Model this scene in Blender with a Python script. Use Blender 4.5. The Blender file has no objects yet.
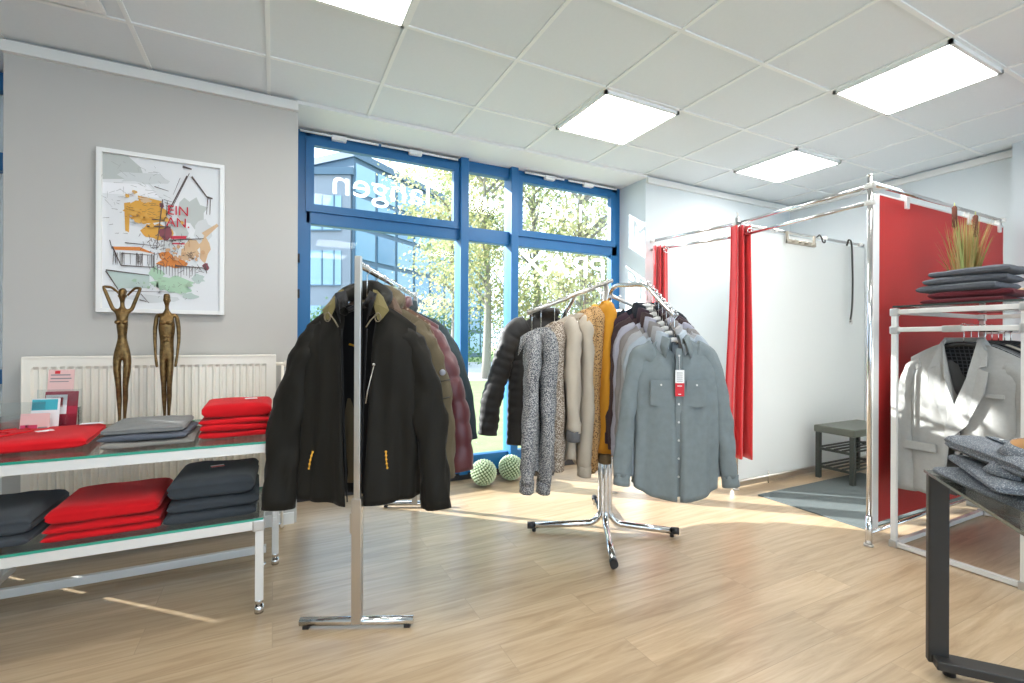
import bpy, bmesh, math, random
from mathutils import Vector, Matrix, noise
PI=math.pi; R=math.radians
rnd=random.Random(7)
C=bpy.context.scene.collection
CEIL=2.65
# ------------------------------------------------------------------ helpers
def link(o,parent=None):
    C.objects.link(o)
    if parent is not None: o.parent=parent
    return o
def thing(name,label,cat,loc=(0,0,0),rz=0,group=None):
    o=bpy.data.objects.new(name,None); o.empty_display_size=.05
    link(o); o.location=loc; o.rotation_euler=(0,0,rz)
    o['label']=label; o['category']=cat
    if group:o['group']=group
    return o
def tag(o,label,cat,group=None):
    o['label']=label;o['category']=cat
    if group:o['group']=group
    return o
def struct(o): o['kind']='structure'; return o
class MB:
    def __init__(s): s.b=bmesh.new()
    def box(s,x0,x1,y0,y1,z0,z1,mi=0,bev=0,M=None):
        vs=[s.b.verts.new(Vector(p)) for p in((x0,y0,z0),(x1,y0,z0),(x1,y1,z0),(x0,y1,z0),(x0,y0,z1),(x1,y0,z1),(x1,y1,z1),(x0,y1,z1))]
        if M is not None:
            for v in vs:v.co=M@v.co
        fs=[s.b.faces.new([vs[i] for i in q]) for q in((3,2,1,0),(4,5,6,7),(0,1,5,4),(1,2,6,5),(2,3,7,6),(3,0,4,7))]
        for f in fs:f.material_index=mi
        if bev:
            es=set(e for f in fs for e in f.edges)
            r=bmesh.ops.bevel(s.b,geom=list(es),offset=bev,segments=2,affect='EDGES',profile=.6)
            for f in r['faces']:f.material_index=mi
        return s
    def bar(s,p,q,w,h,mi=0,up=(0,0,1),bev=0):
        p=Vector(p);q=Vector(q);d=(q-p);L=d.length;d.normalize();u=Vector(up)
        if abs(d.dot(u))>.98:u=Vector((0,1,0)) if abs(d.y)<.9 else Vector((1,0,0))
        x=d.cross(u).normalized();z=x.cross(d)
        M=Matrix.Translation(p)@Matrix((x,d,z)).transposed().to_4x4()
        return s.box(-w/2,w/2,0,L,-h/2,h/2,mi,bev,M)
    def tube(s,pts,r,n=10,mi=0,caps=True,smooth=True):
        pts=[Vector(p) for p in pts];N=len(pts)
        rr=r if isinstance(r,(list,tuple)) else [r]*N
        t0=(pts[1]-pts[0]).normalized();up=Vector((0,0,1)) if abs(t0.z)<.9 else Vector((1,0,0))
        a=t0.cross(up).normalized();rings=[]
        for i,p in enumerate(pts):
            t=(pts[min(i+1,N-1)]-pts[max(i-1,0)]).normalized()
            a=(a-t*a.dot(t)).normalized();b=t.cross(a)
            rings.append([s.b.verts.new(p+(a*math.cos(2*PI*k/n)+b*math.sin(2*PI*k/n))*rr[i]) for k in range(n)])
        for i in range(N-1):
            for k in range(n):
                f=s.b.faces.new((rings[i][k],rings[i][(k+1)%n],rings[i+1][(k+1)%n],rings[i+1][k]));f.material_index=mi;f.smooth=smooth
        if caps:
            f=s.b.faces.new(rings[0][::-1]);f.material_index=mi
            f=s.b.faces.new(rings[-1]);f.material_index=mi
        return s
    def cyl(s,c,r,h,n=20,mi=0): # vertical from c upward
        c=Vector(c);return s.tube([c,c+Vector((0,0,h))],r,n,mi)
    def sph(s,c,rx,ry=None,rz=None,u=16,v=10,mi=0):
        ry=ry or rx;rz=rz or rx
        r=bmesh.ops.create_uvsphere(s.b,u_segments=u,v_segments=v,radius=1)
        for vv in r['verts']:
            vv.co=Vector((c[0]+vv.co.x*rx,c[1]+vv.co.y*ry,c[2]+vv.co.z*rz))
        for f in set(f for vv in r['verts'] for f in vv.link_faces):f.material_index=mi;f.smooth=True
        return s
    def poly(s,pts,mi=0):
        f=s.b.faces.new([s.b.verts.new(Vector(p)) for p in pts]);f.material_index=mi;return s
    def prism(s,pts2,y0,y1,mi=0):  # outline in XZ, extruded in Y
        a=[s.b.verts.new((x,y0,z)) for x,z in pts2];b=[s.b.verts.new((x,y1,z)) for x,z in pts2];n=len(a)
        for q in(a,b[::-1]):
            f=s.b.faces.new(q);f.material_index=mi
        for i in range(n):
            f=s.b.faces.new((a[i],b[i],b[(i+1)%n],a[(i+1)%n]));f.material_index=mi
        return s
    def grid(s,G,mi=0,closeu=False,smooth=True):
        V=[[s.b.verts.new(Vector(p)) for p in row] for row in G]
        for i in range(len(V)-1):
            n=len(V[i])
            for k in range(n if closeu else n-1):
                f=s.b.faces.new((V[i][k],V[i][(k+1)%n],V[i+1][(k+1)%n],V[i+1][k]));f.material_index=mi;f.smooth=smooth
        return V
    def build(s,name,mats,parent=None,loc=None,recalc=True):
        if recalc: bmesh.ops.recalc_face_normals(s.b,faces=s.b.faces)
        m=bpy.data.meshes.new(name);s.b.to_mesh(m);s.b.free()
        for q in (mats if isinstance(mats,(list,tuple)) else [mats]):m.materials.append(q)
        o=bpy.data.objects.new(name,m);link(o,parent)
        if loc:o.location=loc
        return o
def mod_solid(o,t,matoff=0,off=-1):
    m=o.modifiers.new('s','SOLIDIFY');m.thickness=t;m.offset=off;m.material_offset=matoff;return o
def mod_sub(o,l=1):
    m=o.modifiers.new('u','SUBSURF');m.levels=l;m.render_levels=l;return o
def text(s,name,mat,parent,loc,rot,size,ext=.0005,align='CENTER',sx=1.):
    c=bpy.data.curves.new(name,'FONT');c.body=s;c.size=size;c.extrude=ext;c.align_x=align;c.align_y='BOTTOM_BASELINE' if False else 'BOTTOM'
    t=bpy.data.objects.new(name,c);C.objects.link(t)
    dg=bpy.context.evaluated_depsgraph_get();m=bpy.data.meshes.new_from_object(t.evaluated_get(dg))
    bpy.data.objects.remove(t);m.materials.clear();m.materials.append(mat)
    o=bpy.data.objects.new(name,m);link(o,parent);o.location=loc;o.rotation_euler=rot;o.scale=(sx,1,1);return o
def copy_tree(o,parent=None):
    c=o.copy();C.objects.link(c)
    if parent:c.parent=parent
    for ch in list(o.children):copy_tree(ch,c)
    return c
def lerp(a,b,t):return a+(b-a)*t
def sm(t):t=max(0,min(1,t));return t*t*(3-2*t)
def spline(pts,n):
    P=[Vector(p) for p in pts];P=[P[0]*2-P[1]]+P+[P[-1]*2-P[-2]];out=[]
    for i in range(1,len(P)-2):
        for k in range(n):
            t=k/n;a,b,c,d=P[i-1],P[i],P[i+1],P[i+2]
            out.append(.5*((2*b)+(c-a)*t+(2*a-5*b+4*c-d)*t*t+(3*b-a-3*c+d)*t**3))
    out.append(P[-2]);return out
# ------------------------------------------------------------------ materials
def nm(name):
    m=bpy.data.materials.new(name);m.use_nodes=True;nt=m.node_tree;return m,nt,nt.nodes['Principled BSDF']
def N(nt,t,**k):
    n=nt.nodes.new(t)
    for a,b in k.items():
        if a in n.inputs: n.inputs[a].default_value=b
        else: setattr(n,a,b)
    return n
def mat(name,col,rough=.5,metal=0,spec=.5,bump=0,bscale=200,var=0,vscale=8,sheen=0,coat=0):
    m,nt,p=nm(name)
    p.inputs['Base Color'].default_value=(*col,1);p.inputs['Roughness'].default_value=rough;p.inputs['Metallic'].default_value=metal
    p.inputs['Specular IOR Level'].default_value=spec
    if sheen:p.inputs['Sheen Weight'].default_value=sheen
    if coat:p.inputs['Coat Weight'].default_value=coat
    tc=N(nt,'ShaderNodeTexCoord')
    if var:
        n=N(nt,'ShaderNodeTexNoise',Scale=vscale,Detail=4.);nt.links.new(tc.outputs['Object'],n.inputs['Vector'])
        mx=N(nt,'ShaderNodeMix',data_type='RGBA');mx.inputs[6].default_value=(*[c*(1-var) for c in col],1);mx.inputs[7].default_value=(*[min(1,c*(1+var)) for c in col],1)
        nt.links.new(n.outputs['Fac'],mx.inputs[0]);nt.links.new(mx.outputs[2],p.inputs['Base Color'])
    if bump:
        n=N(nt,'ShaderNodeTexNoise',Scale=bscale,Detail=3.);nt.links.new(tc.outputs['Object'],n.inputs['Vector'])
        b=N(nt,'ShaderNodeBump',Strength=bump,Distance=.002);nt.links.new(n.outputs['Fac'],b.inputs['Height']);nt.links.new(b.outputs['Normal'],p.inputs['Normal'])
    return m
def cloth(name,col,rough=.85,var=.12,vscale=14,bump=.5,bscale=450,sheen=.08):
    return mat(name,col,rough,0,.10,bump,bscale,var,vscale,sheen)
def dots(name,base,c2,scale=110,thr=.35,rough=.85,c3=None):
    m,nt,p=nm(name);p.inputs['Roughness'].default_value=rough;p.inputs['Specular IOR Level'].default_value=.2
    tc=N(nt,'ShaderNodeTexCoord');v=N(nt,'ShaderNodeTexVoronoi',Scale=scale);nt.links.new(tc.outputs['Object'],v.inputs['Vector'])
    cr=N(nt,'ShaderNodeValToRGB');cr.color_ramp.interpolation='LINEAR'
    e=cr.color_ramp.elements;e[0].position=thr;e[0].color=(*c2,1);e[1].position=thr+.08;e[1].color=(*base,1)
    if c3:
        x=cr.color_ramp.elements.new(thr-.18);x.color=(*c3,1);y=cr.color_ramp.elements.new(thr-.12);y.color=(*c2,1)
    nt.links.new(v.outputs['Distance'],cr.inputs['Fac']);nt.links.new(cr.outputs['Color'],p.inputs['Base Color']);return m
def checks(name,a,b,scale=60):
    m,nt,p=nm(name);p.inputs['Roughness'].default_value=.85
    tc=N(nt,'ShaderNodeTexCoord');last=None
    for ax in 'XZ':
        w=N(nt,'ShaderNodeTexWave',Scale=scale,bands_direction=ax);nt.links.new(tc.outputs['Object'],w.inputs['Vector'])
        r=N(nt,'ShaderNodeMath',operation='GREATER_THAN');r.inputs[1].default_value=.86;nt.links.new(w.outputs['Fac'],r.inputs[0])
        if last:
            mm=N(nt,'ShaderNodeMath',operation='MAXIMUM');nt.links.new(last.outputs[0],mm.inputs[0]);nt.links.new(r.outputs[0],mm.inputs[1]);last=mm
        else:last=r
    mx=N(nt,'ShaderNodeMix',data_type='RGBA');mx.inputs[6].default_value=(*a,1);mx.inputs[7].default_value=(*b,1)
    nt.links.new(last.outputs[0],mx.inputs[0]);nt.links.new(mx.outputs[2],p.inputs['Base Color']);return m
def emis(name,col,st):
    m,nt,p=nm(name);p.inputs['Base Color'].default_value=(*col,1);p.inputs['Emission Color'].default_value=(*col,1);p.inputs['Emission Strength'].default_value=st;return m
def glass(name,tint=(1,1,1),refl=.5,rough=0.02):
    m,nt,p=nm(name);nt.nodes.remove(p);out=nt.nodes['Material Output']
    t=N(nt,'ShaderNodeBsdfTransparent');t.inputs[0].default_value=(*tint,1)
    g=N(nt,'ShaderNodeBsdfGlossy');g.inputs['Roughness'].default_value=rough
    f=N(nt,'ShaderNodeFresnel',IOR=1.45);mu=N(nt,'ShaderNodeMath',operation='MULTIPLY');mu.inputs[1].default_value=refl;nt.links.new(f.outputs[0],mu.inputs[0])
    x=N(nt,'ShaderNodeMixShader');nt.links.new(mu.outputs[0],x.inputs[0]);nt.links.new(t.outputs[0],x.inputs[1]);nt.links.new(g.outputs[0],x.inputs[2]);nt.links.new(x.outputs[0],out.inputs['Surface']);return m
def leafmat(name,c1,c2):
    m,nt,p=nm(name);out=nt.nodes['Material Output'];tc=N(nt,'ShaderNodeTexCoord')
    n=N(nt,'ShaderNodeTexNoise',Scale=1.3,Detail=5.);nt.links.new(tc.outputs['Object'],n.inputs['Vector'])
    cr=N(nt,'ShaderNodeValToRGB');cr.color_ramp.elements[0].position=.38;cr.color_ramp.elements[1].position=.6
    cr.color_ramp.elements[0].color=(*c1,1);cr.color_ramp.elements[1].color=(*c2,1);nt.links.new(n.outputs['Fac'],cr.inputs['Fac'])
    nt.links.new(cr.outputs['Color'],p.inputs['Base Color']);p.inputs['Roughness'].default_value=.7
    tr=N(nt,'ShaderNodeBsdfTranslucent');nt.links.new(cr.outputs['Color'],tr.inputs[0])
    x=N(nt,'ShaderNodeMixShader');x.inputs[0].default_value=.5;nt.links.new(p.outputs[0],x.inputs[1]);nt.links.new(tr.outputs[0],x.inputs[2]);nt.links.new(x.outputs[0],out.inputs['Surface']);return m
def floormat():
    m,nt,p=nm('oak_planks');tc=N(nt,'ShaderNodeTexCoord')
    br=N(nt,'ShaderNodeTexBrick',Scale=1.);br.offset=.37;br.inputs['Brick Width'].default_value=1.22;br.inputs['Row Height'].default_value=.18;br.inputs['Mortar Size'].default_value=.0016;br.inputs['Mortar Smooth'].default_value=.3
    br.inputs['Color1'].default_value=(0,0,0,1);br.inputs['Color2'].default_value=(1,1,1,1);br.inputs['Mortar'].default_value=(.5,.5,.5,1)
    nt.links.new(tc.outputs['Object'],br.inputs['Vector'])
    mp=N(nt,'ShaderNodeMapping');mp.inputs['Scale'].default_value=(1.3,16,1);nt.links.new(tc.outputs['Object'],mp.inputs['Vector'])
    add=N(nt,'ShaderNodeVectorMath',operation='MULTIPLY_ADD');add.inputs[1].default_value=(7,7,7);nt.links.new(br.outputs['Color'],add.inputs[0]);nt.links.new(mp.outputs['Vector'],add.inputs[2])
    n=N(nt,'ShaderNodeTexNoise',Scale=1.6,Detail=8.,Roughness=.62,Distortion=.8);nt.links.new(add.outputs[0],n.inputs['Vector'])
    cr=N(nt,'ShaderNodeValToRGB');E=cr.color_ramp.elements;E[0].position=.22;E[0].color=(.30,.195,.105,1);E[1].position=.72;E[1].color=(.56,.43,.285,1)
    k=E.new(.5);k.color=(.46,.335,.205,1);nt.links.new(n.outputs['Fac'],cr.inputs['Fac'])
    mx=N(nt,'ShaderNodeMix',data_type='RGBA',blend_type='MULTIPLY');mx.inputs[0].default_value=1
    r2=N(nt,'ShaderNodeMapRange');r2.inputs[3].default_value=.9;r2.inputs[4].default_value=1.06;nt.links.new(br.outputs['Color'],r2.inputs[0])
    nt.links.new(cr.outputs['Color'],mx.inputs[6]);nt.links.new(r2.outputs[0],mx.inputs[7])
    m2=N(nt,'ShaderNodeMix',data_type='RGBA');m2.inputs[7].default_value=(.36,.26,.16,1);nt.links.new(br.outputs['Fac'],m2.inputs[0]);nt.links.new(mx.outputs[2],m2.inputs[6])
    nt.links.new(m2.outputs[2],p.inputs['Base Color']);p.inputs['Roughness'].default_value=.30;p.inputs['Specular IOR Level'].default_value=.8
    b=N(nt,'ShaderNodeBump',Strength=.12,Distance=.002);nt.links.new(n.outputs['Fac'],b.inputs['Height']);nt.links.new(b.outputs['Normal'],p.inputs['Normal']);return m
M={}
M['wall']=mat('warm_grey_wall_paint',(.515,.50,.47),.9,bump=.15,bscale=300)
M['wallr']=mat('pale_wall_paint',(.63,.68,.70),.9,bump=.15,bscale=300)
M['white']=mat('white_paint',(.82,.82,.80),.5)
M['trim']=mat('white_trim',(.78,.78,.75),.6)
M['tile']=mat('ceiling_tile',(.76,.80,.82),.95,bump=.3,bscale=500,var=.02,vscale=60)
M['tbar']=mat('ceiling_bar',(.86,.88,.87),.6)
M['floor']=floormat()
M['blue']=mat('blue_window_frame',(.010,.125,.32),.4)
M['chrome']=mat('chrome',(.72,.72,.72),.14,1)
M['steel']=mat('brushed_steel',(.60,.57,.53),.33,1)
M['silver']=mat('silver_paint',(.74,.73,.70),.38,.25)
M['cast']=mat('cast_zinc_connector',(.55,.54,.52),.35,.8)
M['black']=mat('black_plastic',(.02,.02,.022),.4)
M['blacksteel']=mat('black_powder_coat',(.030,.028,.026),.45)
M['glass']=glass('clear_glass',(.97,.985,.975),.8)
M['pane']=glass('window_glass',(.97,.985,.99),.25)
M['acryl']=glass('acrylic',(.93,.95,.95),1.6,.05)
M['gedge']=mat('green_glass_edge',(.02,.30,.20),.15,coat=.5)
M['rad']=mat('radiator_enamel',(.88,.83,.73),.35)
M['red']=cloth('red_knit',(.60,.010,.015),.8,.08)
M['darkgrey']=cloth('anthracite_knit',(.055,.062,.07),.85,.15)
M['midgrey']=cloth('grey_knit',(.20,.20,.195),.85,.15)
M['slate']=cloth('slate_knit',(.10,.11,.135),.85,.15)
M['taupegrey']=cloth('taupe_knit',(.24,.225,.20),.85,.15)
M['curtain']=mat('red_satin_curtain',(.62,.015,.02),.42,sheen=.4,bump=.2,bscale=250)
M['redboard']=mat('red_panel',(.46,.022,.020),.55,bump=.2,bscale=400)
M['bronze']=mat('patinated_bronze',(.16,.095,.035),.34,.85,var=.9,vscale=60,bump=.6,bscale=90)
M['card']=mat('white_card',(.85,.84,.83),.6)
M['tagred']=mat('red_tag_print',(.62,.01,.02),.5)
M['ink']=mat('grey_ink',(.25,.25,.25),.7)
M['bulb']=emis('lit_diffuser',(1,.985,.96),15)
M['paper']=mat('poster_paper',(.74,.75,.76),.6)
# ------------------------------------------------------------------ room shell
YW=3.28;YG=3.66;XR=5.13;X0=-3.2;Y0=-3.2
struct(MB().box(X0,XR+.2,Y0,4.2,-.1,0).build('floor',M['floor']))
b=MB();b.box(X0,XR+.3,Y0,YG+.35,CEIL+.02,CEIL+.12)
gx=[-.62-.6*k for k in range(4,0,-1)]+[-.62,-.03,.565,1.165,1.765,2.375,2.99,3.60,4.22,4.82]
gy=[2.84-.58*k for k in range(0,11)]
lamps=[(8,0),(11,0),(10,3),(6,1)]
LX=[];
lampcells={(1.765,2.26),(3.60,2.26),(2.99,1.10),(-.03,1.68)}
struct(b.build('ceiling',M['tile']))
b=MB()
yl=[YG+.0]+gy+[Y0]
for x in gx: b.box(x-.010,x+.010,Y0,YW,CEIL+.012,CEIL+.022)
for y in gy: b.box(X0,XR,y-.010,y+.010,CEIL+.0122,CEIL+.0215)
struct(b.build('trim_1',M['tbar']))
# ceiling soffit above the window
b=MB();b.box(.13,3.03,YW-.004,YG+.06,CEIL-.002,CEIL+.02);struct(b.build('trim_2',M['white']))
# walls
struct(MB().box(-1.22,.135,YW,YG+.1,0,CEIL+.02,bev=.004).build('wall_back',M['wall']))
struct(MB().box(3.03,XR+.2,YW+.02,YG+.1,0,CEIL+.02).build('wall_back',M['wallr']))
struct(MB().box(XR,XR+.2,1.49,YG,0,CEIL+.02).build('wall_right',M['wallr']))
struct(MB().box(XR-.12,XR+.2,Y0,1.49,0,CEIL+.02).build('wall_right',M['wallr']))
struct(MB().box(X0-.2,X0,Y0,YG+.1,0,CEIL+.02).build('wall_left',M['wallr']))
b=MB();b.box(X0,-2.2,Y0-.2,Y0,0,CEIL+.02);b.box(4.4,XR+.2,Y0-.2,Y0,0,CEIL+.02);b.box(-2.2,4.4,Y0-.2,Y0,2.5,CEIL+.02);b.box(-2.2,4.4,Y0-.2,Y0,0,.25)
struct(b.build('wall_front',M['wallr']))
w=bpy.data.objects.new('added_fill_window',None);link(w);w.location=(1.1,Y0-.1,0);struct(w)  # unseen glazed opening, added to bring sky light in from behind the camera
b=MB()
for k in range(5):b.box(-3.3+k*1.635,-3.24+k*1.635,-.03,.03,.25,2.5)
b.box(-3.3,3.3,-.03,.03,.25,.32);b.box(-3.3,3.3,-.03,.03,2.43,2.5);b.build('frame',M['blue'],w)
MB().box(-3.28,3.28,.0,.006,.3,2.45).build('pane',M['pane'],w)
# cornice
b=MB();b.box(-1.22,.135,YW-.03,YW,CEIL-.055,CEIL);b.box(3.03,XR,YW-.01,YW+.02,CEIL-.05,CEIL)
b.box(XR-.03,XR,1.49,YW,CEIL-.05,CEIL);struct(b.build('trim_3',M['trim']))
b=MB();b.box(3.0,3.03,YW+.02,YG,0,.06);b.box(-1.2,.12,YW-.015,YW,0,.07);b.box(XR-.015,XR,1.5,YW,0,.06);b.box(3.03,XR,YW+.005,YW+.02,0,.06)
struct(b.build('baseboard_back',M['trim']))
# ------------------------------------------------------------------ window
def window():
    w=bpy.data.objects.new('window_1',None);link(w);w.location=(1.6,YG,0);struct(w)
    def P(b,name,m,**k):
        o=b.build(name,m,w);o.location=(-1.6,-YG,0);return o
    y0,y1=YG,YG+.07
    b=MB();F=lambda x0,x1,z0,z1,a=y0,c=y1:b.box(x0,x1,a,c,z0,z1,bev=.006)
    F(.14,.235,.08,2.65);F(2.93,3.03,.08,2.65);F(.2,3.0,2.56,2.65);F(.2,3.0,.06,.2);F(.2,3.0,1.985,2.10)
    b.box(.14,3.03,YG+.02,YG+.09,0,.08,1)
    P(b,'frame',[M['blue'],M['black']])
    b=MB();b.box(1.355,1.425,YG-.05,YG+.1,.06,2.67,bev=.006);P(b,'mullion',M['blue'])
    b=MB();b.box(1.815,1.885,YG-.05,YG+.1,.06,2.67,bev=.006);P(b,'mullion',M['blue'])
    # sashes in the upper left and upper right, lower too
    for (xa,xb,za,zb) in((.2,1.36,2.07,2.6),(1.885,2.96,2.07,2.6)):
        b=MB();t=.055
        for q in((xa,xa+t,za,zb),(xb-t,xb,za,zb),(xa+t,xb-t,za,za+t),(xa+t,xb-t,zb-t,zb)):b.box(q[0],q[1],YG-.02,YG+.03,q[2],q[3])
        P(b,'sash',M['blue'])
    for (xa,xb) in((.2,1.37),(1.41,1.83),(1.87,2.96)):
        for (za,zb) in((.18,2.0),(2.09,2.58)):
            b=MB();b.box(xa,xb,YG+.034,YG+.042,za,zb);P(b,'pane',M['pane'])
            b=MB();t=.012
            for q in((xa,xa+t,za,zb),(xb-t,xb,za,zb),(xa,xb,za,za+t),(xa,xb,zb-t,zb)):b.box(q[0]+.02,q[1]+.02,YG+.026,YG+.05,q[2],q[3])
    # opener linkage along the head
    for (xa,xb,bx) in((.16,.7,.42),(.72,1.33,.98),(1.95,2.35,2.2),(2.4,2.95,2.62)):
        b=MB();b.tube([(xa,YG-.045,2.622),(xb,YG-.045,2.622)],.009,8);b.box(bx-.05,bx+.05,YG-.06,YG-.02,2.595,2.63,bev=.005)
        b.tube([(xa+.01,YG-.03,2.636),(xb,YG-.03,2.636)],.004,6,1);P(b,'opener_rod',[M['white'],M['black']])
    b=MB()
    for z in(1.45,1.7):b.cyl((.155,YG-.02,z),.008,.06)
    P(b,'hinge',M['black'])
    # lettering outside the glass, read from the street
    vin=mat('white_vinyl',(.86,.88,.9),.6)
    nt=vin.node_tree;p=nt.nodes['Principled BSDF'];out=nt.nodes['Material Output']
    tr=N(nt,'ShaderNodeBsdfTranslucent');tr.inputs[0].default_value=(.9,.93,.96,1);tp=N(nt,'ShaderNodeBsdfTransparent')
    x1=N(nt,'ShaderNodeMixShader');x1.inputs[0].default_value=.75;nt.links.new(p.outputs[0],x1.inputs[1]);nt.links.new(tr.outputs[0],x1.inputs[2])
    x2=N(nt,'ShaderNodeMixShader');x2.inputs[0].default_value=.15;nt.links.new(x1.outputs[0],x2.inputs[1]);nt.links.new(tp.outputs[0],x2.inputs[2]);nt.links.new(x2.outputs[0],out.inputs['Surface'])
    rot=(PI/2,0,PI)
    def tx(s,x,z,size,sx=1):
        text(s,'lettering',vin,w,(x-1.6,.048,z),rot,size,.0004,'CENTER',sx)
    tx('langen',.755,2.185,.27,1.12);tx('in',1.60,2.235,.23,1.1);tx('Mode',2.46,2.235,.25,1.1);tx('PRAX',2.42,1.70,.29,1.35)
window()
# second window left of the wall pier
w=bpy.data.objects.new('window_2',None);link(w);w.location=(-2,YG,0);struct(w)
b=MB()
for q in((-3.2,-1.22,2.1,2.2),(-3.2,-1.22,.9,.98),(-3.2,-1.22,2.55,2.65),(-1.86,-1.80,0,2.65),(-2.3,-2.22,0,2.65)):b.box(q[0],q[1],YG,YG+.07,q[2],q[3])
o=b.build('frame',M['blue'],w);o.location=(2,-YG,0)
b=MB();b.box(-3.2,-1.86,YG+.1,YG+.14,0,2.65);b.box(-1.80,-1.22,YG+.1,YG+.14,0,2.65);o=b.build('sun_blocker',M['white'],w);o.location=(2,-YG,0)  # added sheets behind the glass; their gap trims the sun to a narrow stripe
b=MB();b.box(-3.2,-1.22,YG+.035,YG+.042,0,2.6);o=b.build('pane',M['pane'],w);o.location=(2,-YG,0)
# ------------------------------------------------------------------ ceiling lamps
def lamp(x,y,label,w=.6,d=.56,dim=False):
    t=thing('ceiling_light',label,'ceiling light',(x,y,CEIL-.004),0,'square recessed ceiling lights')
    b=MB();e=.018
    for q in((-w/2,w/2,-d/2,-d/2+e),(-w/2,w/2,d/2-e,d/2),(-w/2,-w/2+e,-d/2,d/2),(w/2-e,w/2,-d/2,d/2)):b.box(q[0],q[1],q[2],q[3],-.004,.02)
    b.build('lamp_frame',M['tbar'],t)
    MB().box(-w/2+e,w/2-e,-d/2+e,d/2-e,-.002,.015).build('diffuser',M['bulb'],t)
lamp(2.07,2.55,'lit square ceiling panel above the window end of the room, nearest the window')
lamp(3.91,2.55,'lit square ceiling panel above the fitting cabins')
lamp(3.295,1.385,'large lit ceiling panel at upper right, nearest the red partition')
lamp(.25,1.97,'lit ceiling panel cut by the top edge of the photo')
lamp(.865,-.35,'added fill ceiling panel behind the viewpoint, on the left')  # this and the next three are unseen panels added to brighten the room
lamp(2.68,-.35,'added fill ceiling panel behind the viewpoint, in the middle')
lamp(-1.0,.25,'added fill ceiling panel behind the viewpoint, far left')
lamp(.865,-1.5,'added fill ceiling panel, out of view, at the rear of the shop')
t=thing('air_vent','pale rectangular ceiling vent at the upper left corner','vent',(-.95,2.54,CEIL-.004))
b=MB();b.box(-.26,.26,-.24,.24,-.004,.01,bev=.004);b.build('vent_frame',M['white'],t)
b=MB()
for k in range(9):b.bar((-.2,-.19+k*.047,-.006),(.2,-.19+k*.047,-.006),.03,.003)
b.build('slat',M['white'],t)
# ------------------------------------------------------------------ garments (origin on the rail, front towards -y, z down)
def fold(phi,v,ph,amp,k=5):
    d=(1-v)**.6
    return amp*d*(math.sin(k*phi+ph+1.3*v)+.55*math.sin((k*2+1)*phi+ph*2.3-2*v)+.35*math.sin(3*phi+ph*.7+5*v))
def body(g,mats,hem=-.95,zn=-.10,zs=-.18,hw=.22,wb=.25,tt=.055,tb=.065,nw=.075,drop=.06,gap0=.004,gap1=.004,ph=0,amp=.010,waist=0,name='body',quilt=0,solid=.005,lin=1,back_drop=0,hemcurve=0,tclose=.02,U=80,V=34):
    b=MB();G=[]
    for j in range(V+1):
        v=j/V;row=[]
        w=lerp(wb,hw,v)-waist*math.sin(PI*min(1,v*1.1));w=lerp(w,hw,sm((v-.75)/.25))
        t=lerp(tb,tt,v)
        t*=(1-sm((v-.82)/.18)*.75)
        gp=lerp(gap1,gap0,v)
        p0=math.asin(min(.95,gp/w))
        for i in range(U+1):
            s=i/U;phi=p0+(2*PI-2*p0)*s
            sx=math.sin(phi);cx=math.cos(phi)
            x=w*(abs(sx)**.8)*(1 if sx>=0 else -1);y=-t*(abs(cx)**.7)*(1 if cx>=0 else -1)
            xa=abs(x);front=cx>0
            if xa<nw:
                q=1-(xa/nw)**2.2
                zt=zn-(drop*q if front else back_drop*q)
            else: zt=lerp(zn,zs,min(1,(xa-nw)/(hw-nw))**1.25)
            he=hem+hemcurve*(abs(sx)**2)
            z=lerp(he,zt,v)
            f=fold(phi,v,ph,amp)
            f+=.008*noise.noise(Vector((x*9+ph,y*9,z*4)))+.6*amp*(abs(noise.noise(Vector((x*13+ph*3,y*10,z*2.2+x*6))))**.8*2-.5)*(1-v*.6)
            if quilt:
                f+=(.016*(abs(math.sin(PI*z/quilt))**.55)-.008)*(1 if quilt>.08 else .5)+.004*noise.noise(Vector((x*30,y*20+ph,z*30)))
            n=Vector((sx,-cx*1.2)).normalized() if abs(sx)+abs(cx)>0 else Vector((0,0))
            fade=1-sm((v-.9)/.1)*.8
            row.append((x+n.x*f*fade*.7,y+n.y*f*fade,z))
        G.append(row)
    b.grid(G);o=b.build(name,mats,g,recalc=False)
    mod_solid(o,solid,lin,1);return o
def sleeve(g,mats,s,pts,r0=(.085,.055),r1=(.05,.035),ph=0,name='sleeve',quilt=0,wr=.006,n=8,mi=0,tail=None,U=22):
    P=spline([(p[0]*s,p[1],p[2]) for p in pts],n);L=len(P);b=MB();G=[]
    for i,p in enumerate(P):
        t=(P[min(i+1,L-1)]-P[max(i-1,0)]).normalized()
        ey=Vector((0,1,0));ex=ey.cross(t).normalized();ey=t.cross(ex).normalized()
        u=i/(L-1);ra=lerp(r0[0],r1[0],u);rb=lerp(r0[1],r1[1],u)
        if i==0:ra*=.5;rb*=.5
        ring=[]
        for k in range(U):
            a=2*PI*k/U
            f=wr*(math.sin(2*a+ph+u*9)*.5+noise.noise(Vector((math.cos(a)*1.5+ph,math.sin(a)*1.5,u*11+s)))*1.6+1.4*abs(noise.noise(Vector((math.cos(a)*2+ph,math.sin(a)*2+u*5,u*6+ph))))-.4)
            if quilt:f+=(.013*(abs(math.sin(PI*p.z/quilt))**.55)-.006)*(1 if quilt>.08 else .55)
            ring.append(p+ex*math.cos(a)*(ra+f)+ey*math.sin(a)*(rb+f))
        G.append(ring)
    # turned-in opening
    p=P[-1];t=(P[-1]-P[-2]).normalized();G.append([p+(q-p)*.8 for q in G[-1]]);G.append([p-t*.05+(q-p)*.75 for q in G[-2]]);G.append([p-t*.051+(q-p)*.02 for q in G[-3]])
    b.grid(G,mi,True);return b.build(name,mats,g,recalc=False)
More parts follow.
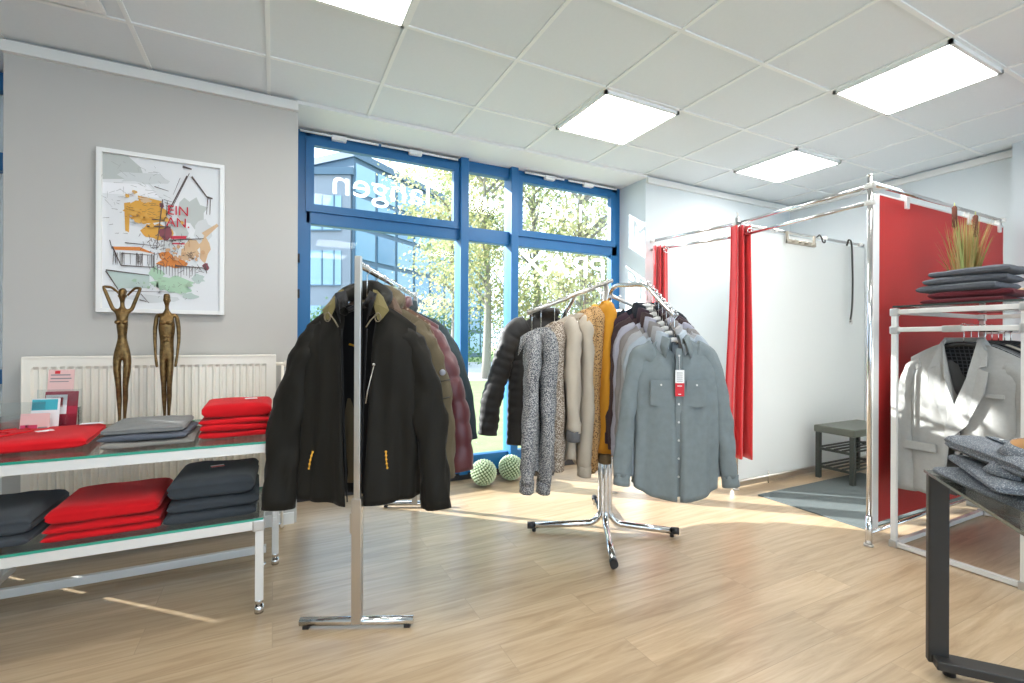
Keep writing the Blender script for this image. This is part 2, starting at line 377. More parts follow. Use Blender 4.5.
def cuff(g,mats,s,p,q,ra,rb,name='cuff',U=22):
    return sleeve(g,mats,s,[p,q],(ra,rb),(ra*.97,rb*.97),name=name,wr=.0015,n=4)
def collar(g,mats,zn=-.10,nw=.07,depth=.05,stand=.035,fall=.05,point=.075,opening=.35,name='collar',spread=.02,ycen=0):
    b=MB();G=[[],[],[],[]];n=28
    for i in range(n+1):
        a=opening+(2*PI-2*opening)*i/n  # 0 = front
        sx,cx=math.sin(a),math.cos(a)
        front=max(0,cx)**2
        zt=zn+stand-.03*front
        rx,ry=nw,depth
        base=(rx*sx,-ry*cx+ycen,zn-.012-.02*front)
        top=(rx*.97*sx,-ry*.97*cx+ycen,zt)
        f=fall+point*front
        out=((rx+.016)*sx,-(ry+.016)*cx+ycen,zt-.006)
        low=((rx+.024+spread*front*1.3)*sx+ (.012*front if sx>0 else -.012*front),-(ry+.022+.012*front)*cx+ycen,zt-f)
        for k,p in enumerate((base,top,out,low)):G[k].append(p)
    b.grid(G);o=b.build(name,mats,g,recalc=False);mod_solid(o,.003,0,0);return o
def buttons(g,m,pts,r=.006,name='button'):
    for p in pts:
        b=MB();b.tube([p,(p[0],p[1]-.003,p[2])],r,12);b.build(name,m,g)
SLEEVES=[(.12,0,-.17),(.20,0,-.215),(.245,-.01,-.36),(.275,-.015,-.55),(.30,-.03,-.76)]
def hanger(loc,rz,label,wood=True,wid=.21,drop=.10,group='clothes hangers'):
    t=thing('clothes_hanger',label,'hanger',loc,rz,group)
    b=MB();pts=[(0.0+.016*math.cos(a),0,.0-.004+.016*math.sin(a)) for a in [R(x) for x in range(-40,181,20)]]
    pts=[(p[0],0,p[2]) for p in pts][::-1]
    # hook sweeps over the rail and comes down to the centre
    pts=[(-.016,0,-.004)]+[(.016*math.cos(R(x)),0,-.004+.016*math.sin(R(x))) for x in range(160,-61,-20)]+[(0,0,-.03),(0,0,-.055),(0,0,-drop)]
    b.tube(pts,.0022,8);b.build('hook',M['chrome'],t)
    b=MB();c=[]
    if wood:
        arc=[(-wid,.0,-drop-.075),(-wid*.7,0,-drop-.045),(-wid*.35,0,-drop-.018),(0,0,-drop-.005),(wid*.35,0,-drop-.018),(wid*.7,0,-drop-.045),(wid,0,-drop-.075)]
        P=spline(arc,4);G=[]
        for p in P:
            h=.018;G.append([p+Vector((0,-.008,-h)),p+Vector((0,-.009,0)),p+Vector((0,0,.006)),p+Vector((0,.009,0)),p+Vector((0,.008,-h))])
        b.grid(G,0,True)
        b.build('hanger_bar',WOOD if wood is True else wood,t)
    return t
WOOD=mat('pale_beech',(.72,.62,.50),.5);WHITEPL=mat('white_hanger_plastic',(.78,.77,.74),.4)
def garment(name,label,cat,loc,rz,group=None): return thing(name,label,cat,loc,rz,group)
# --- front rain jacket on the near end of the straight rail
e=Vector((math.sin(R(24.7)),math.cos(R(24.7)),0));PA=Vector((.304,1.972,0));RZ=-R(24.7);ZR=1.455
def onA(s): p=PA+e*s;return (p.x,p.y,ZR-.045)
SHELL=cloth('dark_olive_shell',(.0155,.014,.011),.55,.15,9,.25,300,.04);LIN=cloth('black_lining',(.010,.010,.011),.8);KH=cloth('khaki_hood_lining',(.15,.122,.050),.8)
YEL=mat('yellow_piping',(.75,.38,.03),.5);ZIP=mat('zip_metal',(.5,.48,.44),.35,.9)
q=onA(.13);g=garment('rain_jacket','dark olive hooded rain jacket hanging open at the near end of the straight rail','jacket',(q[0]-.022*.908,q[1]+.022*.418,q[2]+.01),RZ)
SL=[(.14,0,-.25),(.198,-.005,-.28),(.262,-.02,-.42),(.305,-.03,-.66),(.325,-.05,-.97)]
body(g,[SHELL,LIN],hem=-.945,zn=-.115,zs=-.205,hw=.228,wb=.245,tt=.07,tb=.085,nw=.09,drop=.10,gap0=.05,gap1=.02,ph=1.1,amp=.015,hemcurve=.02)
for s in(-1,1):
    sl=sleeve(g,[SHELL],s,SL if s>0 else [(p[0]*1.0,p[1],p[2]+(.005 if k>3 else 0)) for k,p in enumerate(SL)],(.066,.035),(.063,.050),ph=s+2,wr=.012)
# white edge of reflective piping on the shoulder seams
# hood resting round the neck: outer shell ring with khaki-lined lapels
def hood(g,shell,lining,zn,w=.135,h=.09,th=.024):
    b=MB();G=[];n=30
    for i in range(n+1):
        a=R(28)+(2*PI-2*R(28))*i/n;sx,cx=math.sin(a),math.cos(a);fr=max(0,cx);bk=max(0,-cx)
        c=Vector((w*.72*sx,-.085*cx+.02*bk,zn+.005+.055*bk-.075*fr**2))
        rr=th*(1+.5*bk-.45*fr);ring=[]
        for k in range(12):
            q=2*PI*k/12;nn=.006*noise.noise(Vector((a*3,q,zn)))
            ring.append(c+Vector((sx,-cx,0))*math.cos(q)*(rr*1.1+nn)+Vector((0,0,1))*math.sin(q)*(rr*1.25+nn))
        G.append(ring)
    b.grid(G,0,True);b.build('hood',shell,g,recalc=False)
    for s in(-1,1):
        b=MB()
        b.grid([[(s*.060,-.050,zn+.045),(s*.078,-.055,zn+.040),(s*.10,-.045,zn+.015)],[(s*.072,-.095,zn-.015),(s*.10,-.102,zn-.025),(s*.135,-.088,zn-.045)],[(s*.096,-.118,zn-.085),(s*.104,-.118,zn-.086),(s*.112,-.116,zn-.084)]],smooth=False)
        o=b.build('hood_lining',lining,g);mod_solid(o,.004,0,0)
hood(g,SHELL,KH,-.10)
b=MB()
for s in(-1,1): b.grid([[(s*.05,-.06,-.06),(s*.03,-.085,-.12)],[(s*.085,-.09,-.075),(s*.07,-.118,-.15)],[(s*.062,-.113,-.11),(s*.05,-.124,-.20)]])
o=b.build('stand_collar',LIN,g);mod_solid(o,.004,0,0)
for s in(-1,1):
    b=MB();pts=spline([(s*.10,-.122,-.155),(s*.07,-.135,-.19),(s*.055,-.138,-.215)],4);b.tube(pts,.0028,8)
    b.tube([(s*.10+.012*math.cos(a),-.132,-.175+.018*math.sin(a)) for a in [2*PI*k/10 for k in range(11)]],.0025,6,caps=False)
    b.build('drawcord',mat('drawcord',(.16,.13,.08),.7),g)
b=MB();b.box(-.002,.03,.075,.078,-.22,-.16);b.build('brand_label',M['card'],g)
b=MB();b.tube([(-.075,.07,-.285),(-.03,.074,-.297),(.03,.074,-.3)],.0045,8);b.build('hanging_loop',YEL,g)
b=MB();b.tube([(.085,-.132,-.37),(.062,-.137,-.47),(.055,-.139,-.52)],.0022,6);b.sph((.086,-.137,-.365),.006);b.build('chest_zip',ZIP,g)
for x,z,dx in((-.155,-.745,-.014),(.135,-.745,.006)):
    b=MB();P=[(x,-.134,z+.03),(x+dx*.5,-.14,z),(x+dx,-.136,z-.035)]
    b.tube(P,.0022,6);[b.sph(p,.0045) for p in spline(P,2)];b.build('zip_pull',YEL,g)
b=MB()
for k in range(2):
    s=(-1,1)[k];b.tube([(s*(lerp(.02,.045,t)+.006),-.108-.008*math.sin(t*PI),lerp(-.925,-.22,t)) for t in [q/12 for q in range(13)]],.003,6)
b.build('front_zip',LIN,g)
# --- coats behind it
OL=cloth('taupe_olive_cotton',(.115,.092,.056),.8,.2,7);OL2=cloth('taupe_lining',(.05,.045,.035))
g=garment('parka','taupe olive cotton parka directly behind the dark olive rain jacket','jacket',onA(.30),RZ)
body(g,[OL,OL2],hem=-.89,zn=-.10,zs=-.185,hw=.24,wb=.26,tt=.06,tb=.075,nw=.09,ph=2.2,amp=.016)
for s in(-1,1):sleeve(g,[OL],s,[(p[0]*.98,p[1],p[2]*.92+.01) for p in SL],(.075,.055),(.06,.045),ph=s*2,wr=.011)
hood(g,OL,cloth('brown_fleece',(.12,.08,.055)),-.09)
for z in(-.42,-.5):
    b=MB();b.tube([(.27,-.085,z),(.31,-.09,z-.02),(.345,-.05,z-.015)],.003,6);b.build('seam',OL2,g)
b=MB();b.sph((.315,-.088,-.40),.014,.006,.014);b.build('sleeve_badge',mat('badge_grey',(.25,.26,.3),.5),g)
FUR=dots('brown_speckled_wool',(.13,.075,.05),(.30,.22,.16),70,.3)
g=garment('wool_jacket','speckled brown wool jacket between the taupe parka and the burgundy puffer','jacket',onA(.44),RZ)
body(g,[FUR,LIN],hem=-.80,zn=-.075,zs=-.17,hw=.225,wb=.25,ph=.4)
for s in(-1,1):sleeve(g,[FUR],s,[(p[0]*.88,p[1],p[2]*.86) for p in SL],(.08,.06),(.055,.04))
collar(g,[FUR],zn=-.075,nw=.085,depth=.06,stand=.05,fall=.08)
BU=mat('burgundy_nylon',(.085,.011,.015),.42,sheen=.3,bump=.35,bscale=60)
g=garment('puffer_jacket','burgundy quilted puffer jacket on the straight rail with plump horizontal baffles','jacket',onA(.60),RZ)
body(g,[BU,LIN],hem=-.83,zn=-.09,zs=-.175,hw=.245,wb=.26,tt=.07,tb=.08,ph=3,amp=.008,quilt=.115)
for s in(-1,1):sleeve(g,[BU],s,[(p[0]*lerp(1.0,1.14,k/4),p[1],p[2]*.96) for k,p in enumerate(SL)],(.08,.065),(.072,.058),quilt=.115,n=14)
collar(g,[BU],zn=-.09,nw=.09,depth=.07,stand=.07,fall=.05,point=.02)
TE=cloth('dark_teal_softshell',(.035,.05,.055),.6)
g=garment('softshell_jacket','dark teal grey soft jacket behind the burgundy puffer, near the window','jacket',onA(.80),RZ)
body(g,[TE,LIN],hem=-.78,zn=-.085,zs=-.17,hw=.245,wb=.26,ph=5)
for s in(-1,1):sleeve(g,[TE],s,[(p[0]*lerp(1.0,1.22,k/4),p[1],p[2]*.84) for k,p in enumerate(SL)],(.085,.06),(.06,.045))
collar(g,[TE],zn=-.085,nw=.085,depth=.06,stand=.06,fall=.05)
NV=cloth('charcoal_wool',(.045,.048,.055))
g=garment('wool_coat','charcoal grey jacket farthest back on the straight rail','jacket',onA(.95),RZ)
body(g,[NV,LIN],hem=-.72,zn=-.085,zs=-.17,hw=.24,wb=.255,ph=6)
for s in(-1,1):sleeve(g,[NV],s,[(p[0]*.95,p[1],p[2]*.8) for p in SL],(.08,.06),(.06,.045))
hl=['hanger of the dark olive rain jacket','hanger of the taupe olive parka','hanger of the speckled brown wool jacket','hanger of the burgundy puffer jacket','hanger of the dark teal soft jacket','hanger of the charcoal jacket farthest back']
for s,l in zip((.13,.30,.44,.60,.80,.95),hl):
    p=onA(s);hanger((p[0],p[1],ZR+.006),RZ,'metal hooked '+l+' on the straight rail',M['black'],.16,.145,'hangers on the straight rail')
# --- the straight clothes rail
g=thing('clothes_rail','brushed steel straight clothes rail with square posts and flat T feet','clothes rack',(PA.x+e.x*.68,PA.y+e.y*.68,0),RZ)
LR=1.38
for yy,k in((-.68,0),(-.68+LR,1)):
    b=MB();b.box(-.0125,.0125,yy-.0125,yy+.0125,.5,1.49,bev=.002);b.build('upper_post',M['steel'],g)
    b=MB();b.box(-.019,.019,yy-.019,yy+.019,.02,.52,bev=.002);b.box(-.028,-.019,yy-.01,yy+.01,.38,.46);b.build('lower_post',M['steel'],g)
    b=MB();b.tube([(-.225,yy,.026),(.225,yy,.026)],.0165,14);b.build('foot',M['chrome'],g)
    for sx in(-1,1):
        b=MB();b.box(sx*.20-.012,sx*.20+.012,yy-.012,yy+.012,0,.012);b.build('foot_pad',M['black'],g)
b=MB();b.tube([(0,-.675,ZR),(0,-.675+LR,ZR)],.011,14)
b.build('rail_tube',M['chrome'],g)
b=MB()
for k in range(46):
    y=-.62+k*.028;b.sph((0,y,ZR+.014),.0055,u=8,v=6)
b.build('hook_stop',M['chrome'],g)
# ------------------------------------------------------------------ four-arm rack
CX,CY=1.80,2.30
g=thing('four_arm_rack','chrome four armed garment rack with splayed tube feet, centre of the floor','clothes rack',(CX,CY,0))
def rl(p):return (p[0]-CX,p[1]-CY,p[2])
offs={'l':(-.022,0),'r':(.022,0),'f':(0,-.022),'b':(0,.022)}
feet={'l':(1.389,2.509),'r':(2.13,2.045),'f':(1.53,1.882),'b':(2.05,2.74)}
for k,(fx,fy) in feet.items():
    fx-=CX;fy-=CY;L=math.hypot(fx,fy);d=Vector((fx/L,fy/L,0));o=d*.024
    b=MB();P=[Vector((0,0,.035))+d*(L-.02),Vector((0,0,.045))+d*(L*.5),Vector((0,0,.05))+d*.13]
    P+= [Vector((0,0,.05))+o+d*(.09-.09*math.sin(R(a)))+Vector((0,0,.09*(1-math.cos(R(a))))) for a in(15,30,45,60,75,90)]
    P+=[o+Vector((0,0,.30)),o+Vector((0,0,.95))]
    b.tube(P,.019,16);b.build('leg_tube',M['chrome'],g)
    b=MB();b.tube([Vector((0,0,.036))+d*(L-.03),Vector((0,0,.036))+d*(L+.010)],.021,16);b.build('end_cap',M['black'],g)
    b=MB();b.tube([d*(L-.03)+Vector((0,0,.0)),d*(L-.03)+Vector((0,0,.03))],.012,10);b.build('glide',M['black'],g)
b=MB();b.tube([(0,0,.06),(0,0,1.50)],.016,14);b.tube([(-.012,0,.22),(.09,0,.22)],.006,8);b.build('centre_post',M['steel'],g)
b=MB();b.box(-.035,.035,-.035,.035,.93,.97,bev=.006);b.build('clamp',M['steel'],g)
# arms
b=MB();b.tube([rl((1.845,2.30,1.525)),rl((1.25,2.30,1.305))],.0125,12);A=b.build('straight_arm',M['steel'],g)
b=MB()
for k in range(9):
    t=.06+k*.115;p=Vector(rl((1.845,2.30,1.525))).lerp(Vector(rl((1.25,2.30,1.305))),t);b.sph(p+Vector((0,0,.016)),.006,u=8,v=6)
b.build('hook_stop',M['chrome'],g)
b=MB();b.tube([rl((1.82,2.33,1.45)),rl((2.32,2.33,1.29))],.011,12);b.build('straight_arm',M['steel'],g)
def water(sy):
    kx=.065 if sy<0 else 0.0
    P=[(-sy*.0,sy*.03,1.0),(0,sy*.03,1.40),(0,sy*.045,1.455),(0,sy*.10,1.482),(0,sy*.20,1.475),(0,sy*.27,1.47),(0,sy*.33,1.455),(0,sy*.40,1.39),(0,sy*.515,1.285)]
    P=[(abs(p[1])*kx,p[1],p[2]) for p in P]
    b=MB();b.tube(spline(P[1:],4),.0135,12);b.tube([P[0],P[1]],.0135,12)
    b.build('waterfall_arm',M['chrome'],g)
    b=MB()
    for k in range(10):
        t=k/9;y=lerp(.325,.525,t);z=lerp(1.462,1.277,t)
        b.sph(((y+.010)*kx,sy*(y+.010),z+.013),.0075,u=8,v=6)
    b.build('hook_stop',M['chrome'],g)
water(-1);water(1)
# --- button shirts on the front arm
rs_=random.Random(21)
def shirt(name,label,loc,rz,m,hemz=-.92,ph=0,detail=False,zn=-.115,group=None,cat='shirt',sl=None,w=.225,fold_c=True,cuffm=None,sc=1.,extra=0,lin=None,sx_=1.):
    g=garment(name,label,cat,loc,rz,group)
    body(g,[m,lin or m],hem=hemz,zn=zn,zs=zn-.085,hw=w,wb=w+.02,tt=.065 if detail else (.034 if cat=='blouse' else .022),tb=.075 if detail else (.046 if cat=='blouse' else .030),nw=.068,drop=.075 if detail else .05,gap0=.004,gap1=.003,ph=ph,amp=.011 if detail else .007,hemcurve=.07,solid=.003,U=72 if detail else 48,V=30 if detail else 22)
    sl=sl or [(.11,0,zn-.07),(w-.025,0,zn-.115),(w+.03,-.012,zn-.30),(w+.065,-.02,zn-.50),(w+.085,-.04,zn-.70)]
    for s in(-1,1):
        ox,oy=(rs_.uniform(-.03,.03),rs_.uniform(-.035,.035)) if cat=='blouse' else (0,0)
        P=[(p[0]+ox*kk/4,p[1]+(.01 if s>0 else 0)+oy*(kk/4)**1.5,p[2]) for kk,p in enumerate(sl)]
        a=Vector(P[-1]);d=(a-Vector(P[-2])).normalized()
        sleeve(g,[m],s,P,(.068,.045 if detail else (.044 if cat=='blouse' else .028)),(.047 if cat!='blouse' else .051,.03 if detail else (.036 if cat=='blouse' else .024)),ph=ph+s,wr=.007,U=20 if detail else 14)
        cuff(g,[cuffm or m],s,tuple(a-d*.03),tuple(a+d*.045),.049 if cat!='blouse' else .052,.032 if detail else (.038 if cat=='blouse' else .026))
    if fold_c:collar(g,[m],zn=zn,nw=.068,depth=.05,stand=.022,fall=.045,point=.07,opening=.5 if detail else .35,spread=.035)
    g.scale=(sx_,1,1)
    return g
GS=cloth('grey_chambray',(.20,.235,.245),.8,.14,30,.5,600)
RS=R(-30)
p0=(1.835,1.785,1.283)
g=shirt('button_shirt','grey chambray button shirt with chest pockets and a red and white tag',p0,RS,GS,-.925,.6,True,sx_=.87)
WB=mat('pearl_button',(.7,.7,.68),.35)
b=MB();b.box(-.016,.016,-.0815,-.078,-.90,-.165,bev=.001);b.build('placket',GS,g)
for z in(-.20,-.34,-.44,-.53,-.62,-.71,-.80):
    b=MB();b.tube([(0,-.0815,z),(0,-.0855,z)],.0055,12);b.build('button',WB,g)
for s in(-1,1):
    b=MB();x0=s*.10
    b.prism([(x0-.058,-.325),(x0+.058,-.325),(x0+.058,-.445),(x0,-.455),(x0-.058,-.445)],-.081,-.072)
    b.prism([(x0-.057,-.322),(x0+.057,-.322),(x0+.057,-.35),(x0,-.360),(x0-.057,-.35)],-.084,-.080)
    o=b.build('chest_pocket',GS,g)
    b=MB();b.tube([(x0,-.084,-.345),(x0,-.0875,-.345)],.005,12);b.build('button',WB,g)
b=MB();b.box(-.018,.018,.035,.037,-.15,-.125);b.build('brand_label',M['card'],g)
b=MB();b.box(-.024,.026,-.094,-.092,-.335,-.27);t_=b.build('price_tag',M['card'],g)
b=MB();b.box(-.024,.026,-.0945,-.0925,-.40,-.335);b.build('tag_print',M['tagred'],t_)
for z in(-.285,-.295,-.305,-.315,-.325):MB().box(-.016,.017,-.0946,-.0941,z-.0015,z+.0015).build('text_line',M['ink'],t_)
for z,ww in((-.349,.013),(-.390,.008)):MB().box(-ww,ww,-.0952,-.0946,z-.002,z+.002).build('text_line',M['card'],t_)
b=MB();b.tube([(0,-.083,-.20),(.002,-.09,-.27)],.001,6);b.build('tag_string',M['card'],g)
cols=[('pale_blue_shirt_cloth',(.36,.41,.46),'pale blue button shirt behind the grey chambray one'),
('light_grey_shirt_cloth',(.33,.33,.335),'light grey button shirt, third from the front of the arm'),
('taupe_shirt_cloth',(.22,.205,.20),'taupe grey button shirt in the middle of the front arm'),
('lavender_shirt_cloth',(.34,.34,.40),'lavender grey button shirt behind the taupe one'),
('brown_shirt_cloth',(.055,.035,.035),'dark brown button shirt near the bend of the front arm'),
('wine_shirt_cloth',(.05,.03,.04),'blackish wine button shirt, last but one on the front arm'),
('navy_shirt_cloth',(.018,.022,.032),'black navy button shirt nearest the post on the front arm')]
slope=[(1.835+.003*(k+1),1.785+.031*(k+1),1.283+.026*(k+1)) for k in range(7)]
hanger((p0[0],p0[1],p0[2]+.012),RS,'pale wooden hanger inside the grey chambray shirt',WHITEPL,.13,.12,'hangers on the four armed rack')
HN=['pale blue','light grey','taupe','lavender grey','dark brown','blackish wine','black navy']
for k,(n_,c_,l_) in enumerate(cols):
    m=cloth(n_,c_,.8,.12,20)
    shirt('button_shirt',l_,slope[k],RS,m,-.90+.01*k,k*1.7,False,group='button shirts on the front arm',w=.215,sx_=.93,sl=[(.11,0,-.185),(.18,0,-.23),(.205,-.01,-.42),(.215,-.015,-.60),(.225,-.03,-.80)])
    hanger((slope[k][0],slope[k][1],slope[k][2]+.012),RS,'pale hanger inside the %s button shirt'%HN[k],WHITEPL,.12,.112,'hangers on the four armed rack')
# --- blouses on the left straight arm
RB=R(-116)
def onL(x): return (x,2.30,1.305+(x-1.25)*.37+.012-.04)
DG=dots('grey_dotted_print',(.10,.105,.12),(.50,.49,.47),190,.42);DB=dots('beige_dotted_print',(.20,.15,.11),(.58,.51,.43),160,.42)
BG=cloth('beige_linen',(.47,.41,.33),.75,.08,12);LE=dots('leopard_print',(.50,.30,.13),(.05,.03,.02),110,.34,.8,(.32,.16,.06));MU=cloth('mustard_knit',(.56,.25,.025),.9,.12,10)
GC=cloth('grey_cuff_cotton',(.13,.13,.135))
sb=lambda a,b_,c,d:[(.11,0,-.15),(.18,0,-.20),(a,-.01,-.38),(b_,-.015,-.62),(c,-.02,d)]
defs=[(1.287,'blouse','grey dotted blouse at the tip of the left arm',DG,-.87,sb(.20,.25,.235,-.86),None),
(1.345,'blouse','grey dotted blouse, second from the tip of the left arm',DG,-.90,sb(.195,.235,.20,-.90),None),
(1.435,'blouse','beige brown dotted blouse on the left arm',DB,-.86,sb(.195,.235,.215,-.83),None),
(1.515,'blouse','plain beige linen blouse with a grey rolled cuff',BG,-.92,sb(.22,.235,.225,-.70),GC),
(1.575,'blouse','plain beige linen blouse, right one of the beige pair',BG,-.90,sb(.205,.215,.21,-.93),None),
(1.635,'blouse','brown leopard print blouse beside the beige linen blouses',LE,-.90,sb(.20,.21,.20,-.94),None),
(1.690,'blouse','brown leopard print blouse next to the mustard cardigan',LE,-.92,sb(.19,.20,.19,-.95),None)]
for x,n_,l_,m,h,sl,cm in defs:
    p=onL(x)
    shirt(n_,l_,p,RB+R(rs_.uniform(-4,12)),m,h,x*37,False,-.105,group='blouses on the left arm',cat='blouse',sl=sl,w=.20,cuffm=cm)
HL=['grey dotted blouse at the tip','second grey dotted blouse','beige dotted blouse','beige blouse with rolled cuff','right beige linen blouse','left leopard print blouse','right leopard print blouse']
for d,l_ in zip(defs,HL):
    p=onL(d[0]);hanger((p[0],p[1],p[2]+.044),RB,'thin hooked hanger of the %s'%l_,M['steel'],.13,.13,'hangers on the four armed rack')
g=garment('cardigan','mustard yellow knitted cardigan hanging against the rack post','cardigan',onL(1.765)[:2]+(onL(1.765)[2],),RB)
body(g,[MU,MU],hem=-.96,zn=-.085,zs=-.17,hw=.19,wb=.21,tt=.05,tb=.05,ph=2,amp=.008)
for s in(-1,1):sleeve(g,[MU],s,sb(.20,.215,.215,-.93),(.085,.055),(.06,.045),ph=2)
for s in(-1,1):cuff(g,[cloth('taupe_rib',(.20,.15,.09))],s,(.215,-.02,-.935),(.214,-.02,-.99),.05,.038)
# --- black puffer on the rear arm, blue tops on the right arm
BP=mat('black_nylon',(.012,.011,.011),.6,sheen=.2,bump=.3,bscale=60)
g=garment('puffer_jacket','black quilted light puffer jacket with narrow baffles on the rear arm','jacket',(1.66,2.78,1.39),PI-.25)
body(g,[BP,BP],hem=-.93,zn=-.07,zs=-.17,hw=.24,wb=.26,tt=.05,tb=.06,ph=1,amp=.006,quilt=.052,V=64)
for s in(-1,1):sleeve(g,[BP],s,[(.12,0,-.14),(.225,0,-.20),(.30,0,-.40),(.37,0,-.62),(.40,0,-.86)] if s>0 else [(.12,0,-.14),(.225,0,-.20),(.28,0,-.40),(.33,0,-.66),(.34,0,-.9)],(.085,.06),(.06,.05),quilt=.052,n=18)
collar(g,[BP],zn=-.07,nw=.08,depth=.06,stand=.06,fall=.04)
hanger((1.66,2.79,1.385),PI-.25,'hooked hanger of the black quilted puffer jacket',M['black'],.15,.09,'hangers on the four armed rack')
for x,c_,l_ in((1.93,(.10,.20,.34),'bright blue top hanging on the right arm behind the shirts'),(2.03,(.03,.04,.07),'dark navy top in the middle of the right arm'),(2.14,(.05,.05,.055),'black top toward the tip of the right arm')):
    z=1.45-(x-1.82)*.32+.008
    shirt('knit_top',l_,(x,2.33,z),PI/2,cloth('top_cloth',c_),-.72,x*11,False,-.08,group='tops on the right arm',cat='top',w=.19,sl=sb(.20,.215,.215,-.66),fold_c=False)
    hanger((x,2.33,z+.004),PI/2,'thin hooked hanger of the '+l_.split(' top')[0]+' top on the right arm',M['steel'],.17,.07,'hangers on the four armed rack')
# ------------------------------------------------------------------ left wall: picture, radiator
g=thing('framed_poster','white framed harbour sketch poster on the grey wall above the radiator','picture',(-.553,YW-.005,1.3))
W=.585;Hh=.88
b=MB();t=.022
for q in((-W/2,-W/2+t,0,Hh),(W/2-t,W/2,0,Hh),(-W/2+t,W/2-t,0,t),(-W/2+t,W/2-t,Hh-t,Hh)):b.box(q[0],q[1],-.034,0,q[2],q[3])
b.build('frame',M['white'],g)
b=MB();b.box(-W/2+t,W/2-t,-.012,-.004,t,Hh-t);pr=b.build('print',M['paper'],g)
w0,h0=W-2*t,Hh-2*t
AY=[-.0124];AB=MB();AM=[]
def art(name,col,polys,z=None):
    y=AY[0]-.0001;AM.append(mat(name,col,.7))
    for P in polys:
        y-=.00006
        pts=[(-w0/2+px*w0,y,t+(1-py)*h0) for px,py in P];AB.poly(pts,len(AM)-1)
    AY[0]=y
ra=random.Random(3)
def blob(cx,cy,rx,ry,n=14,j=.35):
    return [(cx+rx*math.cos(2*PI*k/n)*(1+ra.uniform(-j,j)),cy+ry*math.sin(2*PI*k/n)*(1+ra.uniform(-j,j))) for k in range(n)]
def stroke(x0,y0,x1,y1,w):
    dx,dy=x1-x0,y1-y0;L=math.hypot(dx,dy)+1e-6;nx,ny=-dy/L*w,dx/L*w;return [(x0+nx,y0+ny),(x1+nx*.6,y1+ny*.6),(x1-nx*.6,y1-ny*.6),(x0-nx,y0-ny)]
art('grey_wash',(.50,.53,.51),[[(0,0),(.2,0),(.3,.06),(.36,.17),(.2,.15),(0,.17)],blob(.75,.32,.12,.1),blob(.6,.47,.1,.06)])
art('pale_wash',(.62,.64,.64),[blob(.3,.13,.2,.04),blob(.85,.45,.08,.08),blob(.55,.55,.08,.1),blob(.4,.93,.2,.03)])
art('white_band',(.86,.86,.88),[[(0,.19),(.36,.17),(.46,.25),(0,.26)]])
art('ochre_wash',(.70,.36,.06),[blob(.36,.36,.17,.075,18,.25),[(.17,.31),(.22,.30),(.21,.5),(.18,.49)],blob(.43,.48,.12,.05),[(.28,.25),(.48,.27),(.46,.34),(.3,.33)]])
art('tan_wash',(.66,.45,.27),[blob(.34,.275,.05,.02),[(.83,.46),(.97,.385),(.985,.40),(.87,.49)],blob(.74,.58,.07,.07),blob(.85,.57,.05,.08),blob(.68,.62,.04,.05)])
art('orange_wash',(.68,.23,.05),[blob(.57,.68,.12,.035),[(.08,.60),(.3,.59),(.43,.63),(.3,.615),(.1,.62)],blob(.52,.64,.06,.03)])
art('green_wash',(.42,.60,.43),[blob(.55,.82,.17,.05,20,.4),blob(.44,.76,.06,.04),blob(.66,.86,.08,.03)])
art('sea_wash',(.48,.57,.53),[[(.03,.76),(.38,.77),(.38,.86),(.12,.87)],blob(.8,.78,.06,.03),blob(.72,.9,.08,.02)])
art('wine_wash',(.25,.07,.09),[blob(.52,.48,.05,.05),blob(.87,.69,.03,.03),blob(.48,.30,.02,.02)])
art('red_wash',(.60,.04,.07),[[(.55,.50),(.7,.49),(.69,.51),(.56,.52)],[(.57,.545),(.68,.54),(.68,.55),(.57,.555)]])
S=[]
for k in range(26):
    x=.08+ra.random()*.34;S.append(stroke(x,.63+ra.random()*.02,x+ra.uniform(-.005,.005),.70+ra.random()*.02,.0025))
for k in range(46):
    x=.28+ra.random()*.55;y=.5+ra.random()*.25;S.append(stroke(x,y,x+ra.uniform(-.06,.06),y+ra.uniform(-.03,.05),.002))
S+=[stroke(.08,.60,.15,.72,.006),stroke(.15,.72,.42,.72,.004),stroke(.42,.62,.42,.75,.004),stroke(.15,.64,.4,.64,.003),stroke(.06,.56,.08,.62,.004),stroke(.18,.57,.4,.575,.003),stroke(.03,.755,.38,.775,.004),stroke(.03,.76,.13,.88,.006),
stroke(.66,.02,.74,.03,.008),stroke(.70,.08,.50,.40,.006),stroke(.72,.06,.54,.36,.003),stroke(.74,.08,.88,.21,.008),stroke(.88,.21,.93,.215,.008),stroke(.885,.22,.875,.33,.004),stroke(.91,.22,.905,.33,.004),stroke(.64,.10,.58,.22,.002),
stroke(.49,.26,.44,.6,.005),stroke(.53,.27,.50,.6,.003),stroke(.42,.18,.54,.2,.003),stroke(.4,.4,.56,.4,.003),stroke(.36,.45,.56,.44,.005),stroke(.55,.53,.85,.50,.004),stroke(.6,.7,.88,.705,.005),stroke(.86,.68,.88,.74,.006),stroke(.3,.94,.36,.95,.004),stroke(.02,.89,.6,.88,.002),stroke(.31,.9,.38,.96,.003)]
for k in range(9):S.append(stroke(.50+k*.008,.26+k*.02,.57,.27+k*.02,.002))
for k in range(14):S.append(stroke(.45+k*.025,.70,.45+k*.025,.76+ra.random()*.02,.0028))
for k in range(60):
    x=.2+ra.gauss(0,.1)+.25*ra.random();y=.35+ra.gauss(0,.06);S.append(stroke(x,y,x+ra.uniform(-.05,.05),y+ra.uniform(-.008,.008),.0013))
for k in range(70):
    x=.55+ra.gauss(0,.12);y=.60+ra.gauss(0,.07);S.append(stroke(x,y,x+ra.uniform(-.03,.03),y+ra.uniform(-.03,.03),.0022))
